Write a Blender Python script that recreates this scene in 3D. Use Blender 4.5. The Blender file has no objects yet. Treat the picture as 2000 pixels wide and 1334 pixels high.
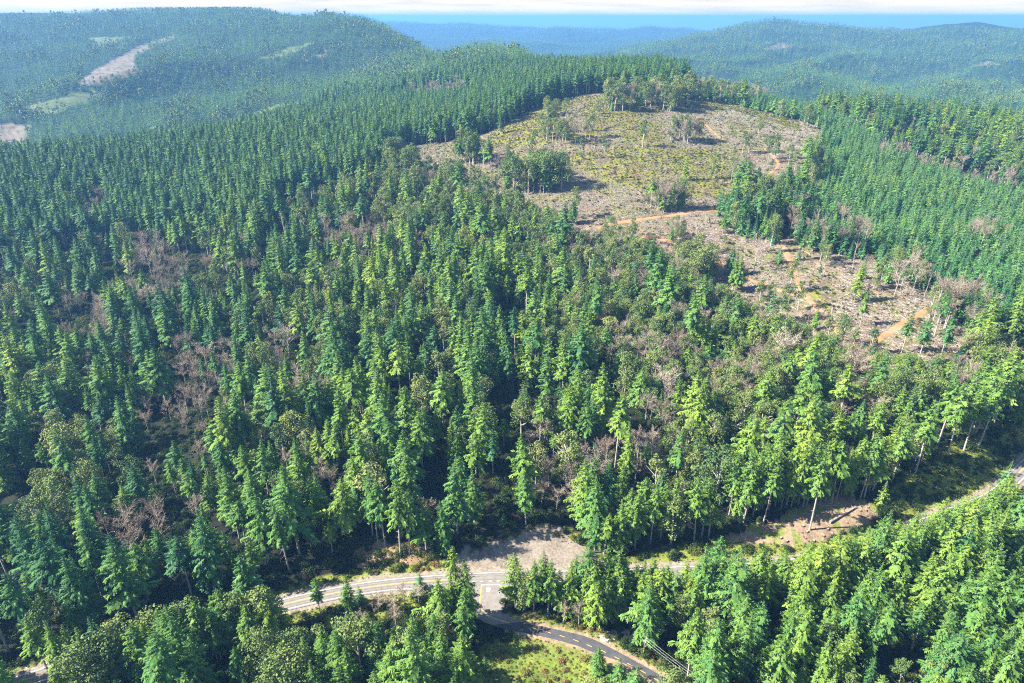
import bpy, math, random
import numpy as np

rng = np.random.default_rng(7)
random.seed(7)
sc = bpy.context.scene
C = sc.collection
S = 1.45                      # metres per layout unit
CAMZ = 200.0 * S
PITCH = math.atan((667 - 32.5) / 1334.0)
cp, sp = math.cos(PITCH), math.sin(PITCH)
F = 1334.0
SUN_EL, SUN_AZ = math.radians(38), math.radians(-97)     # azimuth from +Y, clockwise
SUN = np.array([math.sin(SUN_AZ) * math.cos(SUN_EL), math.cos(SUN_AZ) * math.cos(SUN_EL), math.sin(SUN_EL)])
SEA_Z = -300 * S

# ------------------------------------------------------------------ survey helpers
def ray(px, py):
    dx, dy = (px - 1000) / F, (667 - py) / F
    return dx, cp + dy * sp, -sp + dy * cp

def at_depth(px, py, Y):                 # point on a sight line at ground distance Y (layout units)
    dx, fy, fz = ray(px, py)
    Y = Y * S
    return (Y * dx / fy, Y, CAMZ + Y * fz / fy)

def at_height(px, Y, z):                 # point at distance Y with height z (layout units)
    t = (z - 200.0) / Y
    dy = (t * cp + sp) / (cp - t * sp)
    dx = (px - 1000) / F
    return (Y * S * dx / (cp + dy * sp), Y * S, z * S)

def proj(P):
    P = np.asarray(P, float)
    x, y, z = P[..., 0], P[..., 1], P[..., 2] - CAMZ
    d = np.maximum(y * cp - z * sp, 1.0)
    u = y * sp + z * cp
    return 1000 + F * x / d, 667 - F * u / d, d

def on_plane(px, py, z=0.0):
    dx, fy, fz = ray(px, py)
    t = (z - CAMZ) / fz
    return np.array([t * dx, t * fy, z])

# ------------------------------------------------------------------ noise
_lat = np.random.default_rng(3).random((256, 256))
def vnoise(x, y):
    xi, yi = np.floor(x).astype(int), np.floor(y).astype(int)
    fx, fy = x - xi, y - yi
    fx = fx * fx * (3 - 2 * fx); fy = fy * fy * (3 - 2 * fy)
    a = _lat[xi % 256, yi % 256]; b = _lat[(xi + 1) % 256, yi % 256]
    c = _lat[xi % 256, (yi + 1) % 256]; d = _lat[(xi + 1) % 256, (yi + 1) % 256]
    return (a * (1 - fx) + b * fx) * (1 - fy) + (c * (1 - fx) + d * fx) * fy
def fbm(x, y, o=4):
    s, a, t = 0, .5, 0
    for i in range(o):
        s = s + a * vnoise(x * 2 ** i + 17.3 * i, y * 2 ** i + 5.1 * i); t += a; a *= .5
    return s / t
def ridged(x, y, o=4):
    s, a, t = 0, .5, 0
    for i in range(o):
        s = s + a * (1 - np.abs(2 * vnoise(x * 2 ** i + 7.7 * i, y * 2 ** i + 2.9 * i) - 1)); t += a; a *= .5
    return s / t
def sstep(x, a, b):
    t = np.clip((x - a) / (b - a), 0, 1); return t * t * (3 - 2 * t)
def inpoly(x, y, poly):
    x, y = np.asarray(x, float), np.asarray(y, float)
    r = np.zeros(x.shape, bool); n = len(poly)
    for i in range(n):
        x1, y1 = poly[i]; x2, y2 = poly[(i + 1) % n]
        if y1 == y2: continue
        r ^= ((y1 > y) != (y2 > y)) & (x < (x2 - x1) * (y - y1) / (y2 - y1) + x1)
    return r
def dist_poly(x, y, line):
    d = np.full(np.shape(x), 1e9)
    for (ax, ay), (bx, by) in zip(line[:-1], line[1:]):
        vx, vy = bx - ax, by - ay
        t = np.clip(((x - ax) * vx + (y - ay) * vy) / (vx * vx + vy * vy + 1e-9), 0, 1)
        d = np.minimum(d, np.hypot(x - ax - t * vx, y - ay - t * vy))
    return d

# ------------------------------------------------------------------ terrain from survey points
cps = []
for X, Y, z in [(-260, 120, -8), (-130, 120, -3), (0, 100, 0), (130, 120, -1), (260, 130, 0), (-130, 60, -3), (130, 60, 0), (0, 60, 0),
                (-400, 150, -22), (400, 150, 5), (-153, 162, -1), (-60, 205, 0), (0, 210, 0), (100, 212, 0), (200, 235, 0), (250, 280, 2),
                (320, 330, 8), (0, 250, 4), (-100, 240, 3), (-200, 250, -6), (0, 330, 9), (-150, 330, 3), (-300, 330, -12), (150, 320, 11),
                (248, 358, 24), (340, 400, 24), (480, 400, 26), (-50, 238, 6), (-450, 330, -25)]:
    cps.append((X * S, Y * S, z * S))
for px, Y, z in [(1000, 420, 12), (1000, 500, 24), (1000, 600, 42), (1000, 700, 60), (1000, 850, 85), (1100, 1000, 104), (500, 450, 4), (500, 600, 18),
                 (500, 800, 42), (200, 500, -4), (200, 700, 14), (-150, 600, 0), (1400, 578, 47), (1400, 800, 82), (1400, 1000, 101), (1700, 500, 38),
                 (1700, 700, 60), (1900, 550, 36), (1900, 800, 52), (2150, 700, 45),
                 (100, 1150, -50), (300, 1230, -30), (500, 1270, 0), (650, 1250, 28), (-200, 1100, -60),
                 (1160, 1700, 10), (1160, 2300, -150), (1300, 1550, 20), (1300, 2000, -110), (1650, 1400, -60), (2000, 1300, -50), (1850, 1500, -70), (1000, 2300, -60), (1000, 3300, -200),
                 (300, 6000, -40), (0, 6000, 0), (-200, 6000, 0), (500, 5000, 0), (700, 4500, -100), (300, 11000, -330), (-200, 11000, -330), (1000, 13500, -340), (1250, 13500, -340), (1700, 9500, -330), (1700, 14000, -340),
                 (2200, 9500, -330), (1700, 6500, -100), (2100, 6500, -100), (1450, 8500, -250), (700, 13000, -300), (1000, 24000, -340), (1500, 24000, -340), (600, 24000, -340), (2200, 24000, -340), (0, 24000, -340)]:
    cps.append(at_height(px, Y, z))
for px, py, Y in [(0, 330, 880), (150, 318, 940), (300, 302, 1000), (450, 278, 1060), (600, 250, 1100), (720, 235, 1150), (830, 218, 1200), (900, 182, 1270),
                  (1000, 140, 1400), (1160, 150, 1260), (1300, 156, 1200), (1400, 172, 1120), (1500, 200, 1060), (1650, 232, 1000), (1800, 240, 1080),
                  (2000, 262, 950), (2200, 290, 900), (-200, 340, 850), (650, 205, 1370), (870, 110, 2000), (980, 103, 1800), (800, 130, 1750), (700, 120, 2000),
                  (600, 120, 2050), (600, 180, 1600), (500, 212, 1500), (400, 150, 1900), (300, 130, 2050), (200, 150, 1900), (150, 200, 1650), (60, 262, 1450),
                  (0, 200, 1750), (100, 100, 2400), (0, 100, 2450), (300, 75, 2600), (450, 80, 2450), (590, 47, 3000), (640, 41, 2800), (690, 42, 2700), (725, 52, 2550), (760, 67, 2350), (800, 81, 2200), (830, 92, 2120), (920, 103, 1960), (500, 22, 3300), (540, 34, 3150),
                  (300, 25, 3400), (200, 25, 3400), (100, 30, 3300), (0, 27, 3300), (-200, 30, 3300), (-200, 200, 1700),
                  (1650, 205, 1900), (2000, 225, 1700), (2200, 230, 1700), (1230, 116, 3000), (1380, 80, 3700), (1470, 58, 4200), (1600, 64, 4200), (1700, 65, 4200), (1800, 66, 4200),
                  (1860, 54, 4200), (2000, 58, 4200), (2200, 60, 4200), (1500, 100, 3300), (1500, 150, 2500), (1750, 120, 3300), (1750, 180, 2300), (2000, 120, 3100),
                  (2000, 190, 2100), (1400, 112, 3000), (1400, 135, 2500),
                  (760, 50, 9000), (850, 54, 8500), (920, 52, 8500), (1000, 58, 8000), (1060, 56, 8000), (1150, 60, 8000), (1300, 62, 8500), (1380, 70, 8500), (900, 85, 6500), (1000, 100, 5500), (1180, 110, 4700),
                  (1250, 100, 5300), (1100, 84, 6500), (850, 47.5, 17000), (760, 48, 17000)]:
    cps.append(at_depth(px, py, Y))
cps = np.array(cps)

def uv(x, y):
    return np.arctan2(x, y) * 2.2, np.log(np.hypot(x, y) / 300.0)
cu, cv = uv(cps[:, 0], cps[:, 1])
def _phi(r2): return np.where(r2 > 1e-12, r2 * np.log(np.maximum(r2, 1e-12)), 0)
n = len(cps)
K = _phi((cu[:, None] - cu[None]) ** 2 + (cv[:, None] - cv[None]) ** 2) + np.eye(n) * 2e-3
Pm = np.c_[np.ones(n), cu, cv]
A = np.block([[K, Pm], [Pm.T, np.zeros((3, 3))]])
W = np.linalg.solve(A, np.r_[cps[:, 2], 0, 0, 0])
def tps(x, y):
    u, v = uv(x, y)
    out = W[n] + W[n + 1] * u + W[n + 2] * v
    for i in range(n):
        out = out + W[i] * _phi((u - cu[i]) ** 2 + (v - cv[i]) ** 2)
    return out

# road lines, photographed survey -> ground plan at road level (z = 0)
MAIN_PX = [(-60, 1365), (40, 1331), (115, 1307), (150, 1297), (300, 1252), (450, 1208), (560, 1179), (640, 1161), (720, 1147), (800, 1138), (900, 1131), (1000, 1127),
           (1100, 1125), (1200, 1123), (1318, 1117), (1440, 1112), (1560, 1100), (1660, 1078), (1760, 1042), (1850, 1005), (1937, 970), (1984, 930), (2030, 880), (2080, 810), (2140, 700)]
def smooth(pts, per=8):
    pts = np.array(pts, float); out = []
    P = np.vstack([2 * pts[0] - pts[1], pts, 2 * pts[-1] - pts[-2]])
    for i in range(1, len(P) - 2):
        for t in np.linspace(0, 1, per, endpoint=False):
            a, b, c, d = P[i - 1], P[i], P[i + 1], P[i + 2]
            out.append(.5 * ((2 * b) + (-a + c) * t + (2 * a - 5 * b + 4 * c - d) * t * t + (-a + 3 * b - 3 * c + d) * t ** 3))
    out.append(pts[-1]); return np.array(out)
main_line = smooth([on_plane(*p)[:2] for p in MAIN_PX])
SIDE_R = [(1012, 1141), (1000, 1156), (990, 1170), (985, 1185), (992, 1201), (1012, 1213), (1050, 1222), (1090, 1230), (1140, 1242), (1170, 1254), (1220, 1280), (1280, 1313), (1330, 1344), (1400, 1392)]
SIDE_L = [(903, 1141), (911, 1158), (914, 1172), (919, 1188), (930, 1205), (955, 1219), (990, 1229), (1060, 1243), (1120, 1259), (1156, 1273), (1220, 1296), (1268, 1326), (1300, 1349), (1368, 1400)]
side_r = smooth([on_plane(*p)[:2] for p in SIDE_R], 6)
side_l = smooth([on_plane(*p)[:2] for p in SIDE_L], 6)
side_line = (side_r + side_l) / 2

NA, NR = 741, 720
AZ = np.radians(np.linspace(-56, 56, NA))
LR = np.linspace(math.log(85.0), math.log(38000.0), NR)
aa, rr = np.meshgrid(AZ, np.exp(LR), indexing='ij')
GX, GY = rr * np.sin(aa), rr * np.cos(aa)
GZ = tps(GX, GY)
GZ += (fbm(GX / 60, GY / 60, 3) - .5) * 3.0 * sstep(rr, 330, 500) * (1 - sstep(rr, 1500, 2500))
far = sstep(rr, 1900, 2600)
rn = ridged((.78 * GX - .62 * GY) / 760, (.62 * GX + .78 * GY) / 2100, 4); rn = rn - rn[far > .5].mean()
edge_l = np.where(aa < .05, 1 - .8 * sstep(rr, 3000, 3500), 1 - .75 * sstep(rr, 4900, 5800))
GZ += far * rn * np.minimum(230, rr * .05) * edge_l * (1 - sstep(rr, 15000, 20000))
GZ += sstep(rr, 4500, 7000) * (ridged(GX / 1500, GY / 2600, 4) - .6) * 150 * (1 - sstep(rr, 15000, 20000))
GZ = np.where((rr > 1900) & (GZ > 292), np.minimum(292 + (GZ - 292) * .8, 318), GZ)
m = rr < 700
dmain = np.full(rr.shape, 1e9); dside = dmain.copy()
dmain[m] = dist_poly(GX[m], GY[m], main_line); dside[m] = dist_poly(GX[m], GY[m], side_line)
wr = np.maximum(1 - sstep(dmain, 9, 24), 1 - sstep(dside, 6, 18))
GZ = GZ * (1 - wr) + (-.18) * wr
# turnout pad, level with the road
TURN = [(870, 1122), (900, 1085), (985, 1040), (1060, 1030), (1110, 1045), (1150, 1075), (1190, 1105), (1190, 1120), (1000, 1122)]
gpx, gpy, gd = proj(np.stack([GX, GY, GZ], -1))
wt = inpoly(gpx, gpy, [(880, 1120), (910, 1090), (990, 1055), (1060, 1048), (1110, 1060), (1150, 1085), (1180, 1110)]) & (rr < 500)
GZ = np.where(wt, GZ * .35 - .1, GZ)

DA, DL = AZ[1] - AZ[0], LR[1] - LR[0]
def gsample(grid, x, y):
    a = np.clip((np.arctan2(x, y) - AZ[0]) / DA, 0, NA - 1.001)
    l = np.clip((np.log(np.hypot(x, y)) - LR[0]) / DL, 0, NR - 1.001)
    i, j = a.astype(int), l.astype(int); fa, fl = a - i, l - j
    return (grid[i, j] * (1 - fa) + grid[i + 1, j] * fa) * (1 - fl) + (grid[i, j + 1] * (1 - fa) + grid[i + 1, j + 1] * fa) * fl
def gz(x, y): return gsample(GZ, np.atleast_1d(np.asarray(x, float)), np.atleast_1d(np.asarray(y, float)))
HOR = np.maximum.accumulate((GZ - CAMZ) / rr, axis=1)        # skyline seen so far along each bearing
def ground_at(px, py):
    """where the sight line through a photo point first meets the ground"""
    dx, fy, fz = ray(px, py)
    t = np.exp(np.linspace(math.log(90), math.log(36000), 4000))
    x, y, z = t * dx, t * fy, CAMZ + t * fz
    h = z - gz(x, y)
    k = np.argmax(h < 0) if (h < 0).any() else len(t) - 1
    if k == 0: return np.array([x[0], y[0], gz(x[0], y[0])[0]])
    f = h[k - 1] / (h[k - 1] - h[k] + 1e-9); tt = t[k - 1] + f * (t[k] - t[k - 1])
    return np.array([tt * dx, tt * fy, gz(tt * dx, tt * fy)[0]])

# ------------------------------------------------------------------ object helpers
def tag(o, label=None, cat=None, group=None, kind=None):
    if label: o['label'] = label
    if cat: o['category'] = cat
    if group: o['group'] = group
    if kind: o['kind'] = kind
    return o
def mesh_quads(name, Q, mats, smooth_=False, attr=None, mi=None):
    """Q (n,4,3) loose quads -> mesh; attr = per-face random value"""
    Q = np.asarray(Q, np.float32); nq = len(Q)
    me = bpy.data.meshes.new(name)
    me.vertices.add(nq * 4); me.vertices.foreach_set('co', Q.reshape(-1))
    me.loops.add(nq * 4); me.loops.foreach_set('vertex_index', np.arange(nq * 4, dtype=np.int32))
    me.polygons.add(nq); me.polygons.foreach_set('loop_start', np.arange(0, nq * 4, 4, dtype=np.int32))
    me.polygons.foreach_set('loop_total', np.full(nq, 4, np.int32))
    if mi is not None: me.polygons.foreach_set('material_index', np.asarray(mi, np.int32))
    for m_ in mats: me.materials.append(m_)
    if attr is not None:
        a = me.attributes.new('leafvar', 'FLOAT', 'FACE'); a.data.foreach_set('value', np.asarray(attr, np.float32))
    me.update(calc_edges=True); me.validate()
    return me
def mesh_pf(name, V, Fs, mats, smooth_=False):
    me = bpy.data.meshes.new(name); me.from_pydata([tuple(map(float, v)) for v in V], [], [tuple(f) for f in Fs])
    for m_ in mats: me.materials.append(m_)
    if smooth_: me.polygons.foreach_set('use_smooth', [True] * len(me.polygons))
    me.update(); return me
def add(name, me, parent=None):
    o = bpy.data.objects.new(name, me); C.objects.link(o)
    if parent: o.parent = parent
    return o

# ------------------------------------------------------------------ materials
def mat(name):
    m_ = bpy.data.materials.new(name); m_.use_nodes = True
    nt = m_.node_tree; nt.nodes.clear()
    return m_, nt, nt.nodes.new, nt.links.new
def ramp(nd, stops):
    cr = nd.color_ramp
    while len(cr.elements) < len(stops): cr.elements.new(.5)
    for e, (p_, c_) in zip(cr.elements, stops): e.position = p_; e.color = (*c_, 1)
def foliage_mat(name, stops, transl=.28, var=.45):
    m_, nt, N, L = mat(name)
    at = N('ShaderNodeAttribute'); at.attribute_type = 'INSTANCER'; at.attribute_name = 'tint'
    lv = N('ShaderNodeAttribute'); lv.attribute_type = 'GEOMETRY'; lv.attribute_name = 'leafvar'
    ma = N('ShaderNodeMath'); ma.operation = 'MULTIPLY_ADD'; L(lv.outputs['Fac'], ma.inputs[0]); ma.inputs[1].default_value = var; L(at.outputs['Fac'], ma.inputs[2])
    mb = N('ShaderNodeMath'); mb.operation = 'SUBTRACT'; L(ma.outputs[0], mb.inputs[0]); mb.inputs[1].default_value = var * .5
    cr = N('ShaderNodeValToRGB'); ramp(cr, stops); L(mb.outputs[0], cr.inputs[0])
    d = N('ShaderNodeBsdfPrincipled'); d.inputs['Roughness'].default_value = .62; d.inputs['Specular IOR Level'].default_value = .12
    t = N('ShaderNodeBsdfTranslucent'); mx = N('ShaderNodeMixShader'); mx.inputs[0].default_value = transl
    L(cr.outputs[0], d.inputs['Base Color']); L(cr.outputs[0], t.inputs['Color'])
    L(d.outputs[0], mx.inputs[1]); L(t.outputs[0], mx.inputs[2])
    o = N('ShaderNodeOutputMaterial'); L(mx.outputs[0], o.inputs['Surface'])
    return m_
def rough_mat(name, c1, c2, scale, rough=.85, bump=0.0, obj=True, c3=None):
    m_, nt, N, L = mat(name)
    tc = N('ShaderNodeTexCoord'); no = N('ShaderNodeTexNoise'); no.inputs['Scale'].default_value = scale; no.inputs['Detail'].default_value = 8; no.inputs['Roughness'].default_value = .65
    L(tc.outputs['Object'], no.inputs['Vector'])
    cr = N('ShaderNodeValToRGB'); ramp(cr, [(.32, c1), (.68, c2)] if c3 is None else [(.28, c1), (.5, c2), (.72, c3)]); L(no.outputs['Fac'], cr.inputs[0])
    b = N('ShaderNodeBsdfPrincipled'); b.inputs['Roughness'].default_value = rough; b.inputs['Specular IOR Level'].default_value = .3
    L(cr.outputs[0], b.inputs['Base Color'])
    if bump:
        bn = N('ShaderNodeBump'); bn.inputs['Strength'].default_value = bump; L(no.outputs['Fac'], bn.inputs['Height']); L(bn.outputs[0], b.inputs['Normal'])
    o = N('ShaderNodeOutputMaterial'); L(b.outputs[0], o.inputs['Surface'])
    return m_
M_FIR = foliage_mat('fir_needles', [(0, (.028, .100, .046)), (.3, (.070, .168, .043)), (.65, (.145, .238, .038)), (1, (.205, .280, .042))], .08, .40)
M_YOUNG = foliage_mat('young_fir_needles', [(0, (.040, .135, .058)), (.5, (.095, .220, .058)), (1, (.180, .275, .052))], .08, .4)
M_BROAD = foliage_mat('tanoak_leaves', [(0, (.055, .110, .036)), (.5, (.125, .175, .050)), (1, (.215, .235, .075))], .08, .4)
M_TWIG = foliage_mat('bare_twigs', [(0, (.18, .142, .115)), (.5, (.29, .23, .18)), (1, (.41, .345, .28))], .1)
M_BUSH = foliage_mat('shrub_leaves', [(0, (.020, .050, .016)), (.45, (.165, .185, .032)), (.75, (.22, .18, .07)), (1, (.26, .13, .065))], .2, .35)
M_BARK = rough_mat('bark', (.22, .195, .175), (.46, .42, .38), 6)
M_WOOD = rough_mat('weathered_wood', (.13, .105, .088), (.42, .36, .305), 2.0)
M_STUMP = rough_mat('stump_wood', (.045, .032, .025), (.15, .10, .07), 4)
M_ASPH = rough_mat('asphalt', (.15, .138, .125), (.225, .205, .185), .35, .9)
M_ASPHN = rough_mat('new_asphalt', (.045, .047, .055), (.08, .08, .086), .3, .85)
M_WHITE = rough_mat('white_paint', (.40, .40, .385), (.72, .72, .70), 1.2, .6)
M_YEL = rough_mat('yellow_paint', (.62, .36, .06), (.74, .46, .10), 1.2, .6)
M_TRACK = rough_mat('orange_dirt', (.20, .095, .042), (.31, .165, .08), .12, .95, c3=(.34, .22, .135))
M_POLE = rough_mat('pole_wood', (.24, .19, .15), (.36, .30, .25), 3)
M_METAL = rough_mat('galvanised', (.65, .66, .68), (.8, .8, .82), 5, .4)
M_WIRE = rough_mat('wire', (.45, .46, .48), (.55, .56, .58), 5, .5)

# ------------------------------------------------------------------ ground sheet
CLEARCUT = [(735, 322), (760, 300), (800, 285), (880, 278), (950, 262), (980, 245), (1060, 205), (1130, 186), (1200, 180), (1330, 196), (1400, 196), (1560, 236), (1605, 250), (1600, 300), (1570, 320), (1565, 375),
            (1500, 380), (1420, 400), (1405, 440), (1500, 470), (1545, 465), (1640, 478), (1700, 502), (1810, 570), (1905, 655), (1840, 712), (1700, 705), (1560, 655), (1430, 605), (1390, 575), (1330, 520),
            (1240, 475), (1060, 452), (1000, 400), (960, 375), (900, 350), (840, 360), (740, 355)]
BRUSHY = [[(950, 262), (1060, 205), (1200, 180), (1330, 200), (1250, 235), (1150, 270), (1000, 290), (960, 290)], [(1330, 196), (1400, 196), (1560, 236), (1560, 255), (1430, 215), (1340, 210)],
          [(1080, 300), (1300, 280), (1420, 300), (1440, 390), (1300, 380), (1150, 340)], [(1200, 235), (1290, 240), (1300, 275), (1220, 275)], [(1570, 530), (1600, 560), (1640, 620), (1600, 600)], [(1790, 615), (1830, 640), (1790, 650), (1770, 630)]]
MEADOW = [(870, 1360), (900, 1300), (960, 1245), (1060, 1250), (1120, 1266), (1230, 1310), (1290, 1360)]
STUMPY = [(1395, 1062), (1440, 1040), (1520, 1010), (1560, 985), (1600, 970), (1690, 970), (1720, 995), (1700, 1025), (1640, 1040), (1600, 1072), (1560, 1068), (1500, 1060)]
GRASSY = [[(1210, 1098), (1260, 1075), (1390, 1055), (1500, 1062), (1600, 1072), (1700, 1030), (1790, 1010), (1880, 990), (1960, 935), (1990, 890), (2010, 930), (1900, 985), (1700, 1060), (1560, 1090), (1320, 1104)],
          [(1700, 985), (1790, 900), (1900, 850), (2010, 830), (2010, 920), (1860, 990), (1760, 1010)], [(1070, 1030), (1130, 1040), (1160, 1070), (1100, 1060)],
          [(640, 1140), (700, 1120), (820, 1112), (870, 1116), (780, 1126), (700, 1136)], [(700, 1168), (860, 1152), (870, 1165), (740, 1215), (640, 1230), (600, 1200)], [(1000, 1215), (1090, 1226), (1170, 1250), (1280, 1308), (1300, 1308), (1190, 1245), (1100, 1218)]]
BANK = [(690, 1100), (700, 1060), (740, 1050), (860, 1085), (865, 1110), (780, 1120), (720, 1128)]
SCARS = [[(150, 163), (196, 130), (280, 86), (339, 69), (346, 72), (298, 91), (266, 108), (262, 122), (270, 140), (245, 150), (182, 168)], [(-10, 240), (60, 245), (50, 280), (-10, 300)], [(1490, 95), (1530, 82), (1550, 92), (1500, 98)], [(590, 120), (640, 98), (640, 106)], [(1900, 130), (1930, 118), (1950, 125)]]
PALEGRN = [[(450, 235), (540, 205), (600, 195), (610, 210), (540, 225), (480, 240)], [(40, 210), (180, 175), (200, 190), (100, 225)], [(170, 75), (260, 70), (200, 95)], [(500, 115), (560, 110), (620, 80), (560, 95)]]

jx = (fbm(GX / 9, GY / 9, 3) - .5); jy = (fbm(GX / 9 + 50, GY / 9 + 9, 3) - .5)
jp = F / np.maximum(gd, 100) * 9
qx, qy = gpx + jx * jp * 2, gpy + jy * jp
def col(c): return np.array(c)
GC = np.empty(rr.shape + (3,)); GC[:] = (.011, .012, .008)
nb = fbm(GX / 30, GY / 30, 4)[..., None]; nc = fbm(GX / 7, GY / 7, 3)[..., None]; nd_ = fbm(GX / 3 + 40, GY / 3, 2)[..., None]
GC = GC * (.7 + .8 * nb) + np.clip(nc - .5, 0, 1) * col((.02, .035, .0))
GC = np.where((rr > 1800)[..., None], col((.012, .030, .017)) * (.7 + .6 * nb), GC)
nearz = (rr < 2200)
def paint(mask, c):
    global GC
    GC = np.where(mask[..., None], c, GC)
cc = inpoly(qx, qy, CLEARCUT) & nearz
slash = col((.178, .134, .098)) * (.15 + 1.4 * nc) * (.8 + .4 * nd_) + np.clip(nb - .52, 0, 1) * col((.10, .02, -.02))
green = col((.12, .13, .036)) * (.6 + .8 * nc)
wg = np.clip((nb - .47 + .12 * sstep(430 - gpy, 0, 60)[..., None]) * 7 + (nd_ - .5) * 4, 0, 1)
paint(cc, slash * (1 - wg * .75) + green * wg * .75)
for b in BRUSHY:
    k = inpoly(qx, qy, b) & nearz; wg2 = np.clip(.55 + (nc - .45) * 4, 0, 1)
    paint(k, slash * (1 - wg2) + col((.16, .16, .026)) * (.5 + .8 * nc) * wg2)
CLEAR_T = cc
nr = rr < 620
paint(inpoly(qx, qy, MEADOW) & nr, col((.13, .18, .032)) * (.55 + .7 * nc) + np.clip(nb - .5, 0, 1) * col((.35, .12, .08)))
wst = np.clip((nc - .56) * 9, 0, 1); paint(inpoly(qx, qy, STUMPY) & nr, (col((.27, .195, .135)) * (1 - wst) + col((.13, .16, .035)) * wst) * (.5 + .9 * nc))
for g in GRASSY: paint(inpoly(qx, qy, g) & nr, col((.165, .20, .035)) * (.6 + .6 * nc) + np.clip(nb - .5, 0, 1) * col((.3, .12, .06)))
paint(inpoly(qx, qy, TURN) & nr, col((.225, .19, .155)) * (.55 + .6 * nc))
paint(inpoly(qx, qy, BANK) & nr, col((.30, .20, .12)) * (.5 + .8 * nc))
wsh = (dmain < 8.5 + 3 * jx) & nr
paint(wsh, col((.23, .195, .15)) * (.75 + .5 * nd_))
wsh = (dmain >= 8.5) & (dmain < 13 + 10 * jx) & nr & ~inpoly(gpx, gpy, TURN)
paint(wsh, col((.155, .185, .035)) * (.6 + .7 * nc))
wsh = (dside < 5.6 + 2 * jx) & nr & (gpx > 985)
paint(wsh, col((.27, .20, .13)) * (.7 + .5 * nd_))
wsh = (dside >= 5.6) & (dside < 9 + 6 * jx) & nr & (gpx > 985)
paint(wsh, col((.17, .19, .045)) * (.6 + .7 * nc))
paint(inpoly(gpx, gpy, [(1165, 1245), (1190, 1234), (1240, 1225), (1225, 1238), (1185, 1256)]) & nr, col((.42, .36, .30)) * (.8 + .3 * nc))
for s_ in SCARS: paint(inpoly(qx, qy, s_) & (rr > 1500), col((.155, .130, .095)) * (.2 + 1.3 * nc))
for s_ in PALEGRN: paint(inpoly(qx, qy, s_) & (rr > 1500), col((.10, .135, .055)) * (.6 + .7 * nb))
V = np.stack([GX, GY, GZ], -1).reshape(-1, 3).astype(np.float32)
idx = np.arange(NA * NR).reshape(NA, NR)
Qi = np.stack([idx[:-1, :-1], idx[1:, :-1], idx[1:, 1:], idx[:-1, 1:]], -1)[:, :, ::-1].reshape(-1, 4)
me = bpy.data.meshes.new('ground'); me.vertices.add(len(V)); me.vertices.foreach_set('co', V.reshape(-1))
me.loops.add(Qi.size); me.loops.foreach_set('vertex_index', Qi.reshape(-1).astype(np.int32))
me.polygons.add(len(Qi)); me.polygons.foreach_set('loop_start', np.arange(0, Qi.size, 4, dtype=np.int32)); me.polygons.foreach_set('loop_total', np.full(len(Qi), 4, np.int32))
me.polygons.foreach_set('use_smooth', np.ones(len(Qi), bool))
ca = me.color_attributes.new('ground_colour', 'FLOAT_COLOR', 'POINT')
ca.data.foreach_set('color', np.c_[np.clip(GC, .004, .9).reshape(-1, 3), np.ones(NA * NR)].astype(np.float32).reshape(-1))
me.update(calc_edges=True)
m_, nt, N, L = mat('ground_soil')
at = N('ShaderNodeVertexColor'); at.layer_name = 'ground_colour'
tc = N('ShaderNodeTexCoord'); no = N('ShaderNodeTexNoise'); no.inputs['Scale'].default_value = .55; no.inputs['Detail'].default_value = 6; no.inputs['Roughness'].default_value = .7
L(tc.outputs['Object'], no.inputs['Vector'])
mr = N('ShaderNodeMapRange'); mr.inputs[1].default_value = .3; mr.inputs[2].default_value = .7; mr.inputs[3].default_value = .6; mr.inputs[4].default_value = 1.4; L(no.outputs['Fac'], mr.inputs[0])
mu = N('ShaderNodeVectorMath'); mu.operation = 'SCALE'; L(at.outputs[0], mu.inputs[0]); L(mr.outputs[0], mu.inputs['Scale'])
bs = N('ShaderNodeBsdfPrincipled'); bs.inputs['Roughness'].default_value = .95; bs.inputs['Specular IOR Level'].default_value = .15; L(mu.outputs[0], bs.inputs['Base Color'])
bn = N('ShaderNodeBump'); bn.inputs['Strength'].default_value = .6; bn.inputs['Distance'].default_value = .8; L(no.outputs['Fac'], bn.inputs['Height']); L(bn.outputs[0], bs.inputs['Normal'])
o_ = N('ShaderNodeOutputMaterial'); L(bs.outputs[0], o_.inputs['Surface'])
me.materials.append(m_)
tag(add('ground', me), 'hilly forest ground with a slash covered clearcut and distant ridges', 'ground', kind='structure')

# sea
seaV = [(0, 0, SEA_Z)]; ns = 96; RS = 200000
seaV = [(RS * math.sin(a), RS * math.cos(a), SEA_Z) for a in np.linspace(0, 2 * math.pi, ns, endpoint=False)]
m_, nt, N, L = mat('sea_water')
tc = N('ShaderNodeTexCoord'); mp = N('ShaderNodeMapping'); mp.inputs['Scale'].default_value = (.00002, .0002, 1); no = N('ShaderNodeTexNoise'); no.inputs['Scale'].default_value = 1.5; no.inputs['Detail'].default_value = 5
L(tc.outputs['Object'], mp.inputs[0]); L(mp.outputs[0], no.inputs['Vector'])
cr = N('ShaderNodeValToRGB'); ramp(cr, [(.35, (.10, .20, .27)), (.65, (.34, .42, .46))]); L(no.outputs['Fac'], cr.inputs[0])  # pale stretched bands: sun glitter painted into the water colour
bs = N('ShaderNodeBsdfPrincipled'); bs.inputs['Roughness'].default_value = .35; L(cr.outputs[0], bs.inputs['Base Color'])
o_ = N('ShaderNodeOutputMaterial'); L(bs.outputs[0], o_.inputs['Surface'])
tag(add('sea', mesh_pf('sea', seaV, [list(range(ns))[::-1]], [m_])), 'pale blue ocean reaching the horizon beyond the ridges', 'sea', kind='structure')
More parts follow.
